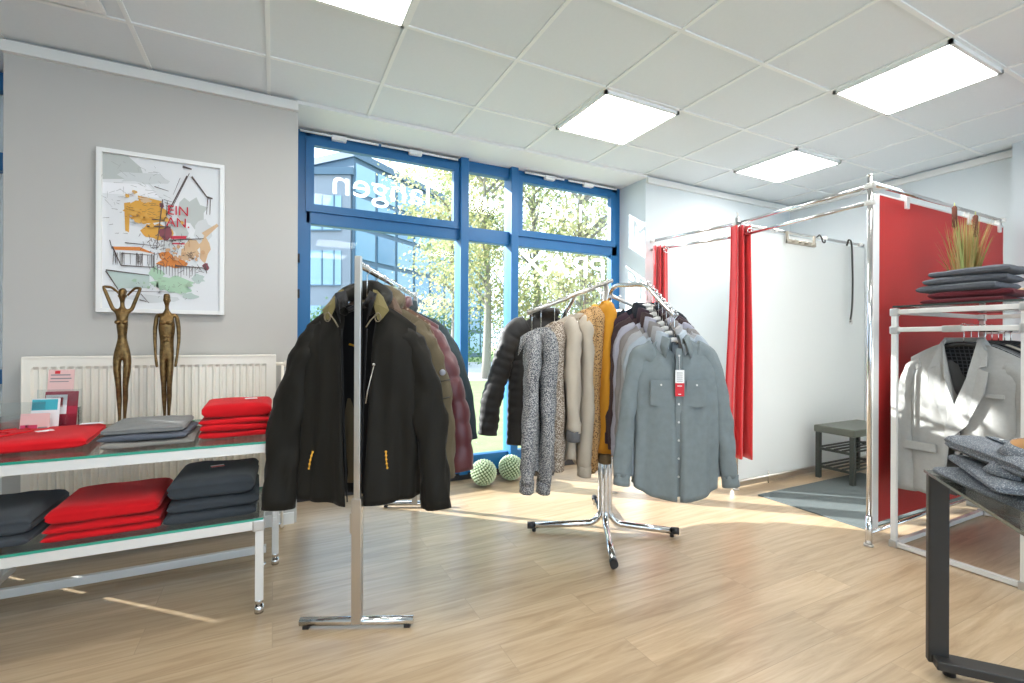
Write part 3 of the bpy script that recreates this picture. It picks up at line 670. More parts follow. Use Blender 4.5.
for k in range(26):
    x=.55+ra.gauss(0,.14);y=.84+ra.gauss(0,.03);S.append(stroke(x,y,x+ra.uniform(-.02,.02),y+ra.uniform(-.015,.015),.0014))
art('ink_lines',(.10,.075,.07),S)
S=[]
for k in range(40):
    x=ra.random()*.5;y=.03+ra.random()*.3;S.append(stroke(x,y,x+ra.uniform(-.05,.08),y+ra.uniform(-.02,.05),.0014))
art('ochre_spatter',(.70,.38,.08),[blob(.35+ra.gauss(0,.12),.38+ra.gauss(0,.05),ra.uniform(.008,.03),ra.uniform(.006,.014),8) for k in range(16)])
art('tan_spatter',(.60,.36,.20),[blob(.68+ra.gauss(0,.1),.62+ra.gauss(0,.04),ra.uniform(.008,.025),ra.uniform(.006,.016),8) for k in range(14)])
art('green_spatter',(.36,.50,.36),[blob(.5+ra.gauss(0,.14),.83+ra.gauss(0,.03),ra.uniform(.008,.02),ra.uniform(.004,.012),8) for k in range(16)])
art('pencil_lines',(.36,.37,.36),S)
AB.build('sketch',AM,pr,recalc=False)
RD=mat('poster_red_letters',(.55,.02,.04),.7)
text('EIN',"red_letters",RD,pr,(-w0/2+.625*w0,-.0262,t+(1-.375)*h0),(PI/2,0,0),.075,.0001,'CENTER',.9)
text('AN.',"red_letters",RD,pr,(-w0/2+.625*w0,-.0262,t+(1-.455)*h0),(PI/2,0,0),.075,.0001,'CENTER',.9)
# radiator
g=thing('radiator','cream panel radiator with vertical ribs below the framed poster','radiator',(-.545,YW-.012,0))
b=MB();x0,x1,z0,z1=-.55,.555,.14,1.06;Y=-.13
xs=[];k=0;x=x0+.03;row=[]
prof=[(x0,Y),(x0+.025,Y)]
while x<x1-.05:
    prof+=[(x,Y),(x+.008,Y+.012),(x+.022,Y+.012),(x+.030,Y)];x+=.0333
prof+=[(x1-.02,Y),(x1,Y)]
G=[[(px,py if z0+.03<zz<z1-.03 else Y,zz) for px,py in prof] for zz in(z0,z0+.04,z0+.06,z1-.06,z1-.045,z1)]
for a in (1,4): G[a]=[(px,Y,G[a][0][2]) for px,py in prof]
b.grid(G,smooth=False);b.build('front_panel',M['rad'],g,recalc=False)
b=MB();b.box(x0,x1,Y+.014,Y+.03,z0,z1-.004);b.box(x0,x1,-.045,-.03,z0,z1-.004);b.build('water_panel',M['rad'],g)
b=MB();b.box(x0-.004,x1+.004,Y-.003,-.03,z1-.006,z1+.006,bev=.003);b.build('top_grille',M['rad'],g)
for sx in(x0-.004,x1-.001):
    b=MB();b.box(sx,sx+.006,Y-.002,-.03,z0,z1);b.build('side_cover',M['rad'],g)
b=MB();b.tube([(x1+.005,-.08,z1-.05),(x1+.05,-.08,z1-.05)],.011,10);b.tube([(x1+.05,-.08,z1-.05),(x1+.075,-.08,z1-.05)],.02,12);b.tube([(x1+.04,-.08,z1-.05),(x1+.04,-.08,.02),(x1+.04,-.03,.0)],.008,8);b.build('valve',M['rad'],g)
b=MB();b.box(x0+.1,x0+.14,-.03,-.0,z0+.2,z0+.6);b.box(x1-.14,x1-.1,-.03,-.0,z0+.2,z0+.6);b.build('bracket',M['white'],g)
# ------------------------------------------------------------------ two-tier display shelf
SX1=-.005;SX0=-1.46;ZA=.405;ZB=.725
g=thing('display_shelf','two tier white aluminium display shelf with glass shelves in front of the radiator','shelf',((SX0+SX1)/2,2.6,0))
def rel(b,name,m,p=g,o=(0,0,0)):
    q=b.build(name,m,p)
    q.location=(-(SX0+SX1)/2,-2.6,0) if p is g else (0,0,0);return q
for x in(SX0,-.05):
    for y,top in((2.265,ZA-.012),(2.72,ZB-.012)):
        xx=x if y<2.5 or x<-1 else .012
        b=MB();b.box(xx-.016,xx+.016,y-.016,y+.016,.055,top,bev=.003);L=rel(b,'leg',M['silver'])
        b=MB();b.tube([(xx,y,.0),(xx,y,.03)],.018,14,0);b.tube([(xx,y,.03),(xx,y,.065)],.0145,12,0);o=b.build('foot',M['chrome'],L)
        b=MB();b.sph((xx+.018,y,.2),.008);b.build('bolt',M['chrome'],L)
for y,z in((2.265,ZA-.03),(2.70,ZA-.03),(2.265,ZB-.03),(3.0,ZB-.03),(2.82,.05)):
    b=MB();b.box(SX0-.01,-.03 if z<.5 else .0,y-.015,y+.015,z-.02,z+.018,bev=.003)
    rel(b,'long_rail',M['silver'])
for x,z,ya,yb in((-.045,ZA-.03,2.28,2.69),(SX0,ZA-.03,2.28,2.69),(-.005,ZB-.03,2.28,3.0),(SX0,ZB-.03,2.28,3.0),(-1.12,.05,2.84,3.12)):
    b=MB();b.box(x-.014,x+.014,ya,yb,z-.018,z+.016,bev=.003);rel(b,'side_rail',M['silver'])
for x,y,z in((-.05,2.262,ZA-.03),(-.005,2.262,ZB-.03),(-.005,3.0,ZB-.03),(.012,2.70,ZA-.03),(-.86,2.255,ZA-.055)):
    b=MB();b.box(x-.026,x+.02,y-.019,y+.019,z-.026,z+.022,bev=.006);rel(b,'corner_joint',M['cast'])
b=MB();b.box(.0,.016,2.256,2.274,ZA-.01,ZB-.05,bev=.002);b.box(.0,.016,2.99,3.01,ZA-.01,ZB-.05,bev=.002);rel(b,'upright',M['silver'])
b=MB();b.box(0,.016,2.256,3.01,ZA-.03,ZA-.01,bev=.002);rel(b,'side_rail',M['silver'])
def glasspanel(x0,x1,y0,y1,z,name='glass_shelf'):
    b=MB();b.box(x0,x1,y0,y1,z-.010,z,0)
    for f in b.b.faces:
        n=f.normal;f.normal_update();f.material_index=0 if abs(f.normal.z)>.5 else 1
    return b
rel(glasspanel(SX0,-.035,2.245,2.72,ZA),'glass_shelf',[M['glass'],M['gedge']])
rel(glasspanel(SX0,.0,2.245,3.02,ZB),'glass_shelf',[M['glass'],M['gedge']])
# folded clothes
def folded(name,label,cat,x,y,z,w,d,h,m,rz=0,seed=0,group=None,layers=2,tagc=None,lean=0,kind='tag',puff=.006):
    g=thing(name,label,cat,(x,y,z),rz,group)
    b=MB();nx,nr=26,44;G=[]
    for i in range(nx+1):
        u=i/nx*2-1
        ed=(1-abs(u)**10)**.5 if abs(u)<1 else 0
        ring=[]
        for k in range(nr):
            a=2*PI*k/nr
            cx_,sz=math.cos(a),math.sin(a)
            py=(abs(cx_)**.22)*(1 if cx_>0 else -1);pz=(abs(sz)**.6)*(1 if sz>0 else -1)
            X=u*w/2;Yy=py*d/2;Z=h/2+pz*h/2*(.35+.65*ed)
            # layer grooves at the sides
            if abs(py)>.9 or abs(u)>.9:
                gr=-.006*abs(math.cos(PI*layers*(Z/h)))**6 if layers>1 else 0
                Yy+=gr*py;X+=gr*u
            nn=noise.noise(Vector((X*6+seed*3.1,Yy*6,Z*12+seed)))
            n2=noise.noise(Vector((X*18+seed*1.1,Yy*18,Z*30)))
            if pz>0:Z+=puff*(nn*1.4+n2*.5)*pz
            X+=.005*nn;Yy+=.006*noise.noise(Vector((X*8,seed*2.0,Z*40)))
            ring.append((X+lean*Z,Yy,max(0,Z)))
        G.append(ring)
    b.grid(G,0,True)
    for r in(G[0],G[-1]):b.poly(r)
    b.build('folded_body',m,g,recalc=True)
    if tagc:
        tx_,ty_,rzt=tagc
        b=MB();b.box(-.025,.025,-.018,.018,0,.0012);o=b.build('price_tag',M['card'],g);o.location=(tx_,ty_,h+.004+puff*.6);o.rotation_euler=(0,0,rzt)
        if kind=='red':
            b=MB();b.box(-.025,.025,-.022,-.006,.0013,.0022);b.build('tag_print',M['tagred'],o)
    return g
def stack(items,x,y,z,grp):
    for it in items:
        nme,lab,cat,w,d,h,m,dx,dy,rz,lay_,tg,kd=it
        folded(nme,lab,cat,x+dx,y+dy,z,w,d,h,m,rz,seed=len(bpy.data.objects)%17,group=grp,layers=lay_,tagc=tg,kind=kd);z+=h*.97
RED=M['red'];DGR=M['darkgrey']
# upper tier
g=folded('hoodie','red folded drawstring hoodie with printed lettering, left end of the top shelf','hoodie',-.93,2.58,ZB,.52,.42,.045,RED,.10,2,None,2,(.10,-.02,.5),puff=.008)
b=MB();P=spline([(.02,.08,.056),(.06,.0,.056),(.02,-.07,.057),(-.01,-.12,.057)],5);b.tube(P,.004,8);b.tube(spline([(-.01,.09,.056),(-.05,.03,.057),(-.0,-.03,.057)],5),.003,8);b.build('drawstring',M['red'],g)
b=MB();b.box(.18,.26,.12,.155,.0505,.052);b.build('size_strip',M['card'],g)
GLY=mat('grey_chest_print',(.45,.16,.16),.7)
b=MB()
for k in range(9):
    b.box(-.22+k*.026,-.203+k*.026,-.10+.008*(k%2),-.088+.008*(k%3),.0520,.0535)
b.build('chest_print',GLY,g)
stack([('sweater','light taupe folded sweater at the bottom of the top shelf grey stack','sweater',.30,.34,.027,M['taupegrey'],.01,0,.03,1,None,''),
('sweater','slate blue folded sweater in the middle of the top shelf grey stack','sweater',.285,.33,.026,M['slate'],.0,.0,-.02,1,None,''),
('sweater','light grey folded sweater on top of the top shelf grey stack','sweater',.27,.32,.031,M['midgrey'],-.005,.005,.02,2,None,'')],-.455,2.48,ZB,'grey sweaters on the top shelf')
stack([('pullover','red folded pullover at the very bottom of the top shelf red stack','pullover',.275,.32,.030,RED,.0,0,.02,1,None,''),
('pullover','red folded pullover second from the bottom of the top shelf red stack','pullover',.27,.32,.030,RED,.004,0,0,1,None,''),
('pullover','red folded pullover third from the bottom of the top shelf red stack','pullover',.268,.31,.028,RED,.002,0,-.01,1,None,''),
('pullover','thick red folded pullover with a white tag topping the top shelf red stack','pullover',.27,.30,.062,RED,.006,0,.02,1,(.05,-.03,.1),'')],-.148,2.54,ZB,'red pullovers on the top shelf')
# lower tier
stack([('sweatshirt','anthracite folded sweatshirt at the bottom of the lower left pile','sweatshirt',.34,.40,.038,DGR,0,0,.0,1,None,''),
('sweatshirt','anthracite folded sweatshirt on top of the lower left pile','sweatshirt',.335,.39,.075,DGR,0.005,0,.02,2,None,'')],-.955,2.50,ZA,'anthracite sweatshirts on the lower shelf')
stack([('pullover','red folded pullover at the bottom of the lower shelf red pile','pullover',.35,.38,.030,RED,0,0,.02,1,None,''),
('pullover','red folded pullover in the middle of the lower shelf red pile','pullover',.345,.375,.032,RED,.004,0,.0,1,None,''),
('pullover','red folded pullover on top of the lower shelf red pile','pullover',.34,.37,.062,RED,.0,0,.025,2,None,'')],-.575,2.475,ZA,'red pullovers on the lower shelf')
CH=cloth('charcoal_sweat_cloth',(.045,.052,.06),.8)
stack([('sweatshirt','charcoal folded sweatshirt at the bottom of the lower right pile','sweatshirt',.325,.40,.046,CH,0,0,.0,1,None,''),
('sweatshirt','charcoal folded sweatshirt in the middle of the lower right pile','sweatshirt',.32,.39,.050,CH,.008,0,.02,1,None,''),
('sweatshirt','charcoal folded sweatshirt with a red and white tag topping the lower right pile','sweatshirt',.31,.38,.082,CH,.004,0,-.02,2,(.0,.0,.2),'red')],-.225,2.48,ZA,'charcoal sweatshirts on the lower shelf')
# ------------------------------------------------------------------ bronze figures (slender stylised statues)
def figure(name,label,x,y,z,H,female,rz=0):
    g=thing(name,label,'statue',(x,y,z),rz)
    b=MB();b.box(-.085,.085,-.055,.055,0,.014,bev=.006)
    b.build('plinth',M['bronze'],g)
    V=[];Ed=[];Rr=[];SX=.66 if female else .60
    def v(p,r,par=None):
        V.append((p[0]*H*SX,p[1]*H,p[2]*H+.012));Rr.append(tuple(q*H*.66 for q in r));
        if par is not None:Ed.append((par,len(V)-1))
        return len(V)-1
    hipw=.045 if female else .036
    root=v((0,0,.515),((.066,.050) if female else (.066,.046)))
    waist=v((0,0,.61),((.040,.036) if female else (.070,.044)),root)
    chest=v((0,-.005,.70),((.056,.048) if female else (.088,.052)),waist)
    sh=v((0,0,.775),((.046,.032) if female else (.062,.036)),chest)
    nk=v((0,0,.825),(.021,.021),sh);nk2=v((0,-.003,.855),(.020,.020),nk)
    hd=v((0,-.008,.895),(.036,.044),nk2);top=v((0,-.004,.945),(.031,.038),hd)
    for s in(-1,1):
        h=v((s*hipw,0,.465),(.036,.038),root);th=v((s*hipw*.92,-.004,.38),(.034,.036),h);kn=v((s*.028,-.004,.265),(.024,.026),th)
        cf=v((s*.026,.006,.19),(.023,.026),kn);an=v((s*.021,.004,.055),(.012,.014),cf);hl=v((s*.022,-.0,.018),(.013,.016),an);ft=v((s*.028,-.05,.008),(.014,.009),hl)
        if female:
            a=v((s*.078,0,.80),(.022,.020),sh);el=v((s*.155,-.01,.955),(.016,.016),a);fa=v((s*.10,.02,.955),(.014,.014),el);wr=v((s*.055,.035,.925),(.011,.011),fa);hn=v((s*.028,.035,.90),(.011,.008),wr)
        else:
            a=v((s*.098,0,.785),(.026,.024),sh);ua=v((s*.118,.002,.69),(.021,.022),a);el=v((s*.120,.004,.60),(.017,.018),ua);wr=v((s*.108,-.012,.49),(.012,.014),el);hn=v((s*.098,-.018,.44),(.011,.016),wr);ff=v((s*.092,-.018,.405),(.007,.012),hn)
    m=bpy.data.meshes.new('figure_body');m.from_pydata(V,Ed,[]);m.materials.append(M['bronze'])
    o=bpy.data.objects.new('figure_body',m);link(o,g)
    o.modifiers.new('k','SKIN')
    for i,r in enumerate(Rr):
        m.skin_vertices[0].data[i].radius=r
    m.skin_vertices[0].data[0].use_root=True
    mod_sub(o,2)
    for p in m.polygons:p.use_smooth=True
    o.modifiers['k'].use_smooth_shade=True
    # relief details: face, ears, chest, belly
    b=MB();q=.66;yf=-.032*H
    def rs(x,y,z,a,b_,c): b.sph((x*H*SX,y*H,z*H+.012),a*H*q,b_*H*q,c*H*q)
    rs(0,-.032,.892,.007,.012,.016);rs(0,-.028,.874,.011,.008,.004)
    for s in(-1,1):
        rs(s*.016,-.028,.905,.007,.006,.005);rs(s*.032,-.004,.895,.006,.010,.016)
        rs(s*.030,-.032 if female else -.030,.712 if female else .728,.026 if female else .034,.018,.024 if female else .022)
        if not female:
            for kk in range(3):rs(s*.018,-.026,.60+.03*kk,.016,.010,.016)
    b.build('relief_detail',M['bronze'],g)
    if female:
        b=MB();b.sph((0,.008*H,.925*H+.012),.023*H,.027*H,.026*H);b.build('hair',M['bronze'],g)
    return g
figure('statue','slender bronze figure of a woman with both arms raised, elbows out',-.655,2.90,ZB,.70,True)
figure('statue','slender bronze figure of a standing man with arms at his sides',-.478,2.90,ZB,.685,False)
# ------------------------------------------------------------------ leaflet stand and leaflets
lx,ly=-.93,2.80
g=thing('leaflet_stand','clear stepped acrylic leaflet stand on the top shelf in front of the radiator','leaflet stand',(lx,ly,ZB),R(-8))
b=MB();b.box(-.15,.15,-.06,.06,0,.004);b.build('base',M['acryl'],g)
for (x0,x1,yb,zt,nm_) in((-.02,.14,.045,.20,'tall_pocket'),(-.12,.03,.0,.15,'middle_pocket'),(-.145,.0,-.045,.10,'low_pocket')):
    b=MB();b.prism([(x0,.004),(x1,.004),(x1,zt),(x0,zt)],yb,yb+.003)
    b.prism([(x0,.004),(x1,.004),(x1,zt*.45),(x0,zt*.45)],yb-.025,yb-.022)
    for xx in(x0,x1-.003):b.box(xx,xx+.003,yb-.025,yb+.003,.004,zt*.6)
    b.build(nm_,M['acryl'],g)
cg,sg=math.cos(R(-8)),math.sin(R(-8))
def leaflet(label,x,y,z,w,h,m,tilt,parts,group='leaflets in the acrylic stand'):
    g=thing('leaflet',label,'leaflet',(lx+x*cg-y*sg,ly+x*sg+y*cg,ZB+z),R(-8),group)
    g.rotation_euler=(tilt,0,R(-8))
    b=MB();b.box(-w/2,w/2,-.0015,.0015,0,h);b.build('sheet',m,g)
    for (x0,x1,z0,z1,mm,nn) in parts:
        b=MB();b.box(x0*w/2,x1*w/2,-.0023,-.0016,z0*h,z1*h);b.build(nn,mm,g)
PK=mat('pink_print',(.75,.50,.47),.6);TQ=mat('turquoise_print',(.05,.42,.50),.6);DR=mat('crimson_print',(.42,.02,.05),.6);MG=mat('magenta_print',(.62,.05,.14),.6);GRT=M['ink']
leaflet('pale pink leaflet with grey text lines, tallest in the stand',.055,.036,.02,.095,.27,PK,R(-8),[(-.8,.7,.90,.92,GRT,'text_line'),(-.8,.8,.84,.86,GRT,'text_line'),(-.85,.6,.79,.805,GRT,'text_line'),(-.5,-.1,.93,.98,M['tagred'],'logo_print')])
leaflet('dark red booklet with a small picture, right side of the stand',.065,.030,.006,.12,.185,DR,R(-8),[(-.95,.35,.45,.92,M['card'],'photo_print'),(-.6,.1,.62,.85,M['tagred'],'photo_print')])
leaflet('turquoise card in the middle pocket of the stand',.03,-.010,.030,.10,.135,M['card'],R(-8),[(-.95,.85,.62,.97,TQ,'photo_print')])
leaflet('pink and magenta card in the lowest pocket of the stand',.018,-.056,.008,.10,.098,PK,R(-8),[(-.95,.2,.1,.5,MG,'photo_print'),(.25,.9,.1,.4,GRT,'photo_print')])
# decorative balls on the floor by the window
WV=mat('woven_pale_green',(.52,.62,.42),.8);WD=mat('woven_dark_green',(.10,.16,.07),.9)
for x,y,l_ in((1.50,3.46,'left pale green knobbly decoration ball on the floor below the window'),(1.765,3.50,'right pale green knobbly decoration ball beside the black puffer, on the floor')):
    g=thing('decoration_ball',l_,'decoration ball',(x,y,0),0,'decoration balls below the window')
    b=MB();b.sph((0,0,.105),.095,u=24,v=16);b.build('core',WD,g)
    b=MB();n=230
    for k in range(n):
        zz=1-2*(k+.5)/n;ph=k*2.39996;r=math.sqrt(1-zz*zz);b.sph((.097*r*math.cos(ph),.097*r*math.sin(ph),.105+.097*zz),.0095,u=6,v=4)
    b.build('woven_cover',WV,g)
# ------------------------------------------------------------------ fitting cabins
def clamp(b,p,r=.022):
    b.sph(p,r*.9);b.box(p[0]-r*.55,p[0]+r*.55,p[1]-r*1.2,p[1]+r*1.2,p[2]-r*.6,p[2]+r*.6,bev=.004)
PN=(3.012,1.472);PL=(3.222,2.493);PWL=(3.09,3.29)
g=thing('cabin_frame','chrome tube frame of the fitting cabins with posts, rails and clamps','cabin frame',(PN[0],PN[1],0))
def cf(b,name,m,par=None):
    o=b.build(name,m,par or g)
    if par is None:o.location=(-PN[0],-PN[1],0)
    return o
b=MB();b.tube([(PN[0],PN[1],.0),(PN[0],PN[1],.17)],.0165,16);b.tube([(PN[0],PN[1],.17),(PN[0],PN[1],2.09)],.0125,16);cf(b,'near_post',M['chrome'])
b=MB();b.tube([(PL[0],PL[1],.0),(PL[0],PL[1],2.12)],.0135,16);cf(b,'far_post',M['chrome'])
def rail(p,q,r=.0125,name='rail'):
    b=MB();b.tube([p,q],r,12);cf(b,name,M['chrome'])
rail((PN[0],PN[1],2.035),(PL[0],PL[1],2.075));rail((PN[0],PN[1],1.945),(PL[0],PL[1],1.975),.0115,'curtain_rail')
rail((PL[0],PL[1],2.075),(PWL[0],PWL[1],2.075));rail((PL[0],PL[1],1.975),(PWL[0],PWL[1],1.995),.0115,'curtain_rail')
rail((PN[0],PN[1],2.055),(5.02,1.545,2.095));rail((PL[0]+.02,PL[1]+.03,2.085),(XR,2.565,2.10))
rail((PN[0]+.05,PN[1]+.015,.062),(4.95,1.515,.062),.010,'base_rail')
b=MB();b.box(3.22,5.12,2.505,2.535,.015,.05);b.tube([(3.23,2.50,.06),(5.1,2.50,.06)],.010,10);b.tube([(3.62,2.50,.0),(3.62,2.50,.1)],.006,8);cf(b,'base_rail',M['steel'])
for p in((PN[0],PN[1],2.04),(PN[0],PN[1],1.945),(PL[0],PL[1]+.02,2.075),(PL[0],PL[1]-.02,1.98),(PL[0],PL[1]+.03,1.975),(PWL[0],PWL[1]-.02,2.075),(4.98,1.54,2.094),(3.75,2.54,2.09),(4.45,2.54,2.095),(5.06,2.56,2.10)):
    b=MB();clamp(b,p);cf(b,'clamp',M['silver'])
b=MB();b.tube([(PL[0],PL[1],2.12),(PL[0],PL[1],2.16)],.004,8);b.tube([(PL[0]-.01,PL[1],2.16),(PL[0]+.02,PL[1],2.15)],.003,6);b.tube([(PN[0],PN[1],2.09),(PN[0],PN[1],2.105)],.012,12);cf(b,'post_top',M['steel'])
for q,l in((( PN[0],PN[1]),0),((PL[0],PL[1]),1)):
    b=MB();b.cyl((q[0],q[1],0),.024,.012);cf(b,'glide',M['steel'])
# white dividing board and red board
g2=thing('partition_board','tall white board dividing the two fitting cabins','partition',(4.17,2.55,0))
MB().box(-.93,.94,-.008,.010,.05,2.065,bev=.002).build('board_panel',mat('white_board',(.78,.82,.82),.45),g2)
g2=thing('partition_board','red partition board hung beside the chrome post, closing the cabin','partition',(4.07,1.53,0))
MB().box(-.86,.88,-.009,.001,.085,2.03).build('board_panel',M['redboard'],g2)
MB().box(-.86,.88,.001,.009,.085,2.03).build('back_sheet',M['white'],g2)
b=MB();b.box(-.925,-.86,-.012,.012,.05,2.03,bev=.003);b.build('edge_profile',M['white'],g2)
b=MB();b.box(-.86,.88,-.011,.011,2.03,2.04);b.box(.88,.89,-.011,.011,.085,2.04);b.build('edge_profile',M['silver'],g2)
for x in(-.55,.30,.80):
    b=MB();b.box(x-.02,x+.02,-.022,.022,1.985,2.06,bev=.003);b.tube([(x,.0,2.05),(x,.0,2.08)],.016,10);b.build('hanging_clip',M['silver'],g2)
# curtains
def curtain(label,x,y,w0,w1,z0,z1,rz,folds,seed,ey):
    g=thing('curtain',label,'curtain',(x,y,0),rz,'red cabin curtains');b=MB();G=[];nu=folds*14;nv=40
    for j in range(nv+1):
        v=j/nv;w=lerp(w0,w1,sm(v*1.1));a=lerp(.030,.042,v);row=[]
        for i in range(nu+1):
            u=i/nu
            xx=(u-.5)*w+.012*math.sin(v*4+seed)*(v)+.3*a*math.sin(4*PI*u*folds/2+seed)
            yy=a*math.sin(2*PI*u*folds/1.0+seed)*(1+.35*math.sin(u*7+seed*2))+.008*noise.noise(Vector((u*4,v*2,seed)))
            row.append((xx,yy,lerp(z1,z0,v)))
        G.append(row)
    b.grid(G);o=b.build('curtain_cloth',M['curtain'],g,recalc=False);mod_solid(o,.004,0,0)
    for s in ey:
        b=MB();c=Vector((s*w0*.5,-.036,z1-.045));b.tube([c+Vector((.02*math.cos(a),0,.02*math.sin(a))) for a in[2*PI*k/16 for k in range(17)]],.005,8,caps=False);b.build('eyelet',M['chrome'],g)
    return g
curtain('red satin curtain gathered at the middle post between the cabins',3.205,2.44,.15,.225,.26,2.045,R(-22),3,1.0,(.62,))
curtain('red satin curtain gathered against the window side wall, behind the shirts',3.085,3.17,.13,.19,.26,2.01,R(-20),3,2.2,(.55,))
# hook rack and belt on the rail inside the cabin
g=thing('hook_rack','small beige rack with four pegs hanging from the cabin rail','hook rack',(4.06,2.52,2.09),0)
WB2=mat('bleached_wood',(.36,.33,.27),.6)
b=MB();b.box(-.20,.20,-.02,0,-.10,-.065,bev=.003);b.box(-.20,-.18,-.015,-.0,-.095,.0);b.box(.18,.20,-.015,0,-.095,0);b.build('bar',WB2,g)
for k in range(4):
    b=MB();b.tube([(-.14+.093*k,-.02,-.083),(-.14+.093*k,-.05,-.08)],.009,10);b.build('peg',WB2,g)
g=thing('coat_hook','dark metal s-shaped hook on the cabin rail beside the peg rack','hook',(4.36,2.52,2.09))
b=MB();b.tube(spline([(-.05,0,.0),(-.02,0,.02),(.01,0,.0),(.03,0,-.035),(.06,0,-.04),(.065,0,-.015)],4),.006,8);b.build('hook_bend',M['blacksteel'],g)
g=thing('belt','black leather belt hanging straight down inside the cabin','belt',(4.80,2.515,2.10))
b=MB();G=[]
P=spline([(-.005,.02,-.04),(-.003,.0,.014),(.004,-.018,-.03),(.016,-.02,-.22),(.022,-.02,-.4),(.012,-.02,-.62),(-.018,-.02,-.76)],6)
for p in P:G.append([p+Vector((-.016,0,0)),p+Vector((.016,.004,0))])
b.grid(G);o=b.build('strap',mat('black_leather',(.02,.022,.018),.4),g);mod_solid(o,.005,0,0)
b=MB();b.tube([(-.035+.0,-.024,-.74),(-.0,-.024,-.74),(-.0,-.024,-.775),(-.035,-.024,-.775),(-.035,-.024,-.74)],.003,6);b.build('buckle',M['steel'],g)
# mat on cabin floor
g=MB();g.box(3.25,4.62,1.60,2.33,0.0005,.009,bev=.003);o=g.build('floor_mat',mat('grey_ribbed_mat',(.095,.115,.115),.95,bump=1,bscale=120,var=.3,vscale=160),None);tag(o,'flat grey textile mat on the floor of the fitting cabin','mat')
# bench
g=thing('shoe_bench','dark green-grey bench with padded seat and two slatted racks in the cabin','bench',(4.12,2.12,.009))
BK=mat('dark_green_lacquer',(.035,.042,.036),.45);SE=mat('padded_olive_vinyl',(.09,.10,.08),.35)
LB=.62;WBn=.30
MB().box(-.01,LB+.01,-.01,WBn+.01,.385,.445,bev=.014).build('seat',SE,g)
for x in(.0,LB-.035):
    for y in(0,WBn-.035):
        b=MB();b.box(x,x+.035,y,y+.035,0,.386,bev=.003);b.build('leg',BK,g)
for z in(.10,.25):
    [MB().box(xa,xa+.02,.03,WBn-.03,z-.012,z+.008).build('shelf_bearer',BK,g) for xa in(.005,LB-.03)]
    for k in range(5):
        y=.02+k*.062;b=MB();b.box(.01,LB-.02,y,y+.016,z+.004,z+.016,bev=.002);b.build('shelf_slat',BK,g)
# ------------------------------------------------------------------ blazer rack
x0,x1,y0,y1=3.135,4.25,.885,1.405;zt=1.36
g=thing('display_rack','white metal box frame garment rack with glass top holding the blazers','clothes rack',((x0+x1)/2,(y0+y1)/2,0))
def rr(b,name,m):
    o=b.build(name,m,g);o.location=(-(x0+x1)/2,-(y0+y1)/2,0);return o
w=.013
for x in(x0,x1):
    for y in(y0,y1):
        b=MB();b.box(x-w,x+w,y-w,y+w,0,zt-.03,bev=.003);rr(b,'post',M['silver'])
        for z in(zt-.035,1.225,.018):
            if z==.018 or z>1:
                b=MB();b.box(x-.019,x+.019,y-.019,y+.019,z-.024,z+.02,bev=.006);rr(b,'corner_joint',M['cast'])
for z in(.018,1.225,zt-.035):
    for x in(x0,x1):
        b=MB();b.box(x-w,x+w,y0,y1,z-.013,z+.013,bev=.003);rr(b,'end_rail',M['silver'])
for z in(.018,zt-.035):
    for y in(y0,y1):
        b=MB();b.box(x0,x1,y-w,y+w,z-.013,z+.013,bev=.003);rr(b,'side_rail',M['silver'])
b=MB();b.tube([(x0,1.15,1.225),(x1,1.15,1.225)],.012,12);rr(b,'hanging_rail',M['chrome'])
b=MB();b.box(x0-.018,x0+.018,1.11,1.19,1.208,1.242,bev=.004);rr(b,'rail_joint',M['cast'])
rr(glasspanel(x0-.005,x1+.005,y0-.01,y1+.01,zt),'glass_shelf',[M['glass'],mat('dark_smoky_edge',(.03,.05,.045),.3)])
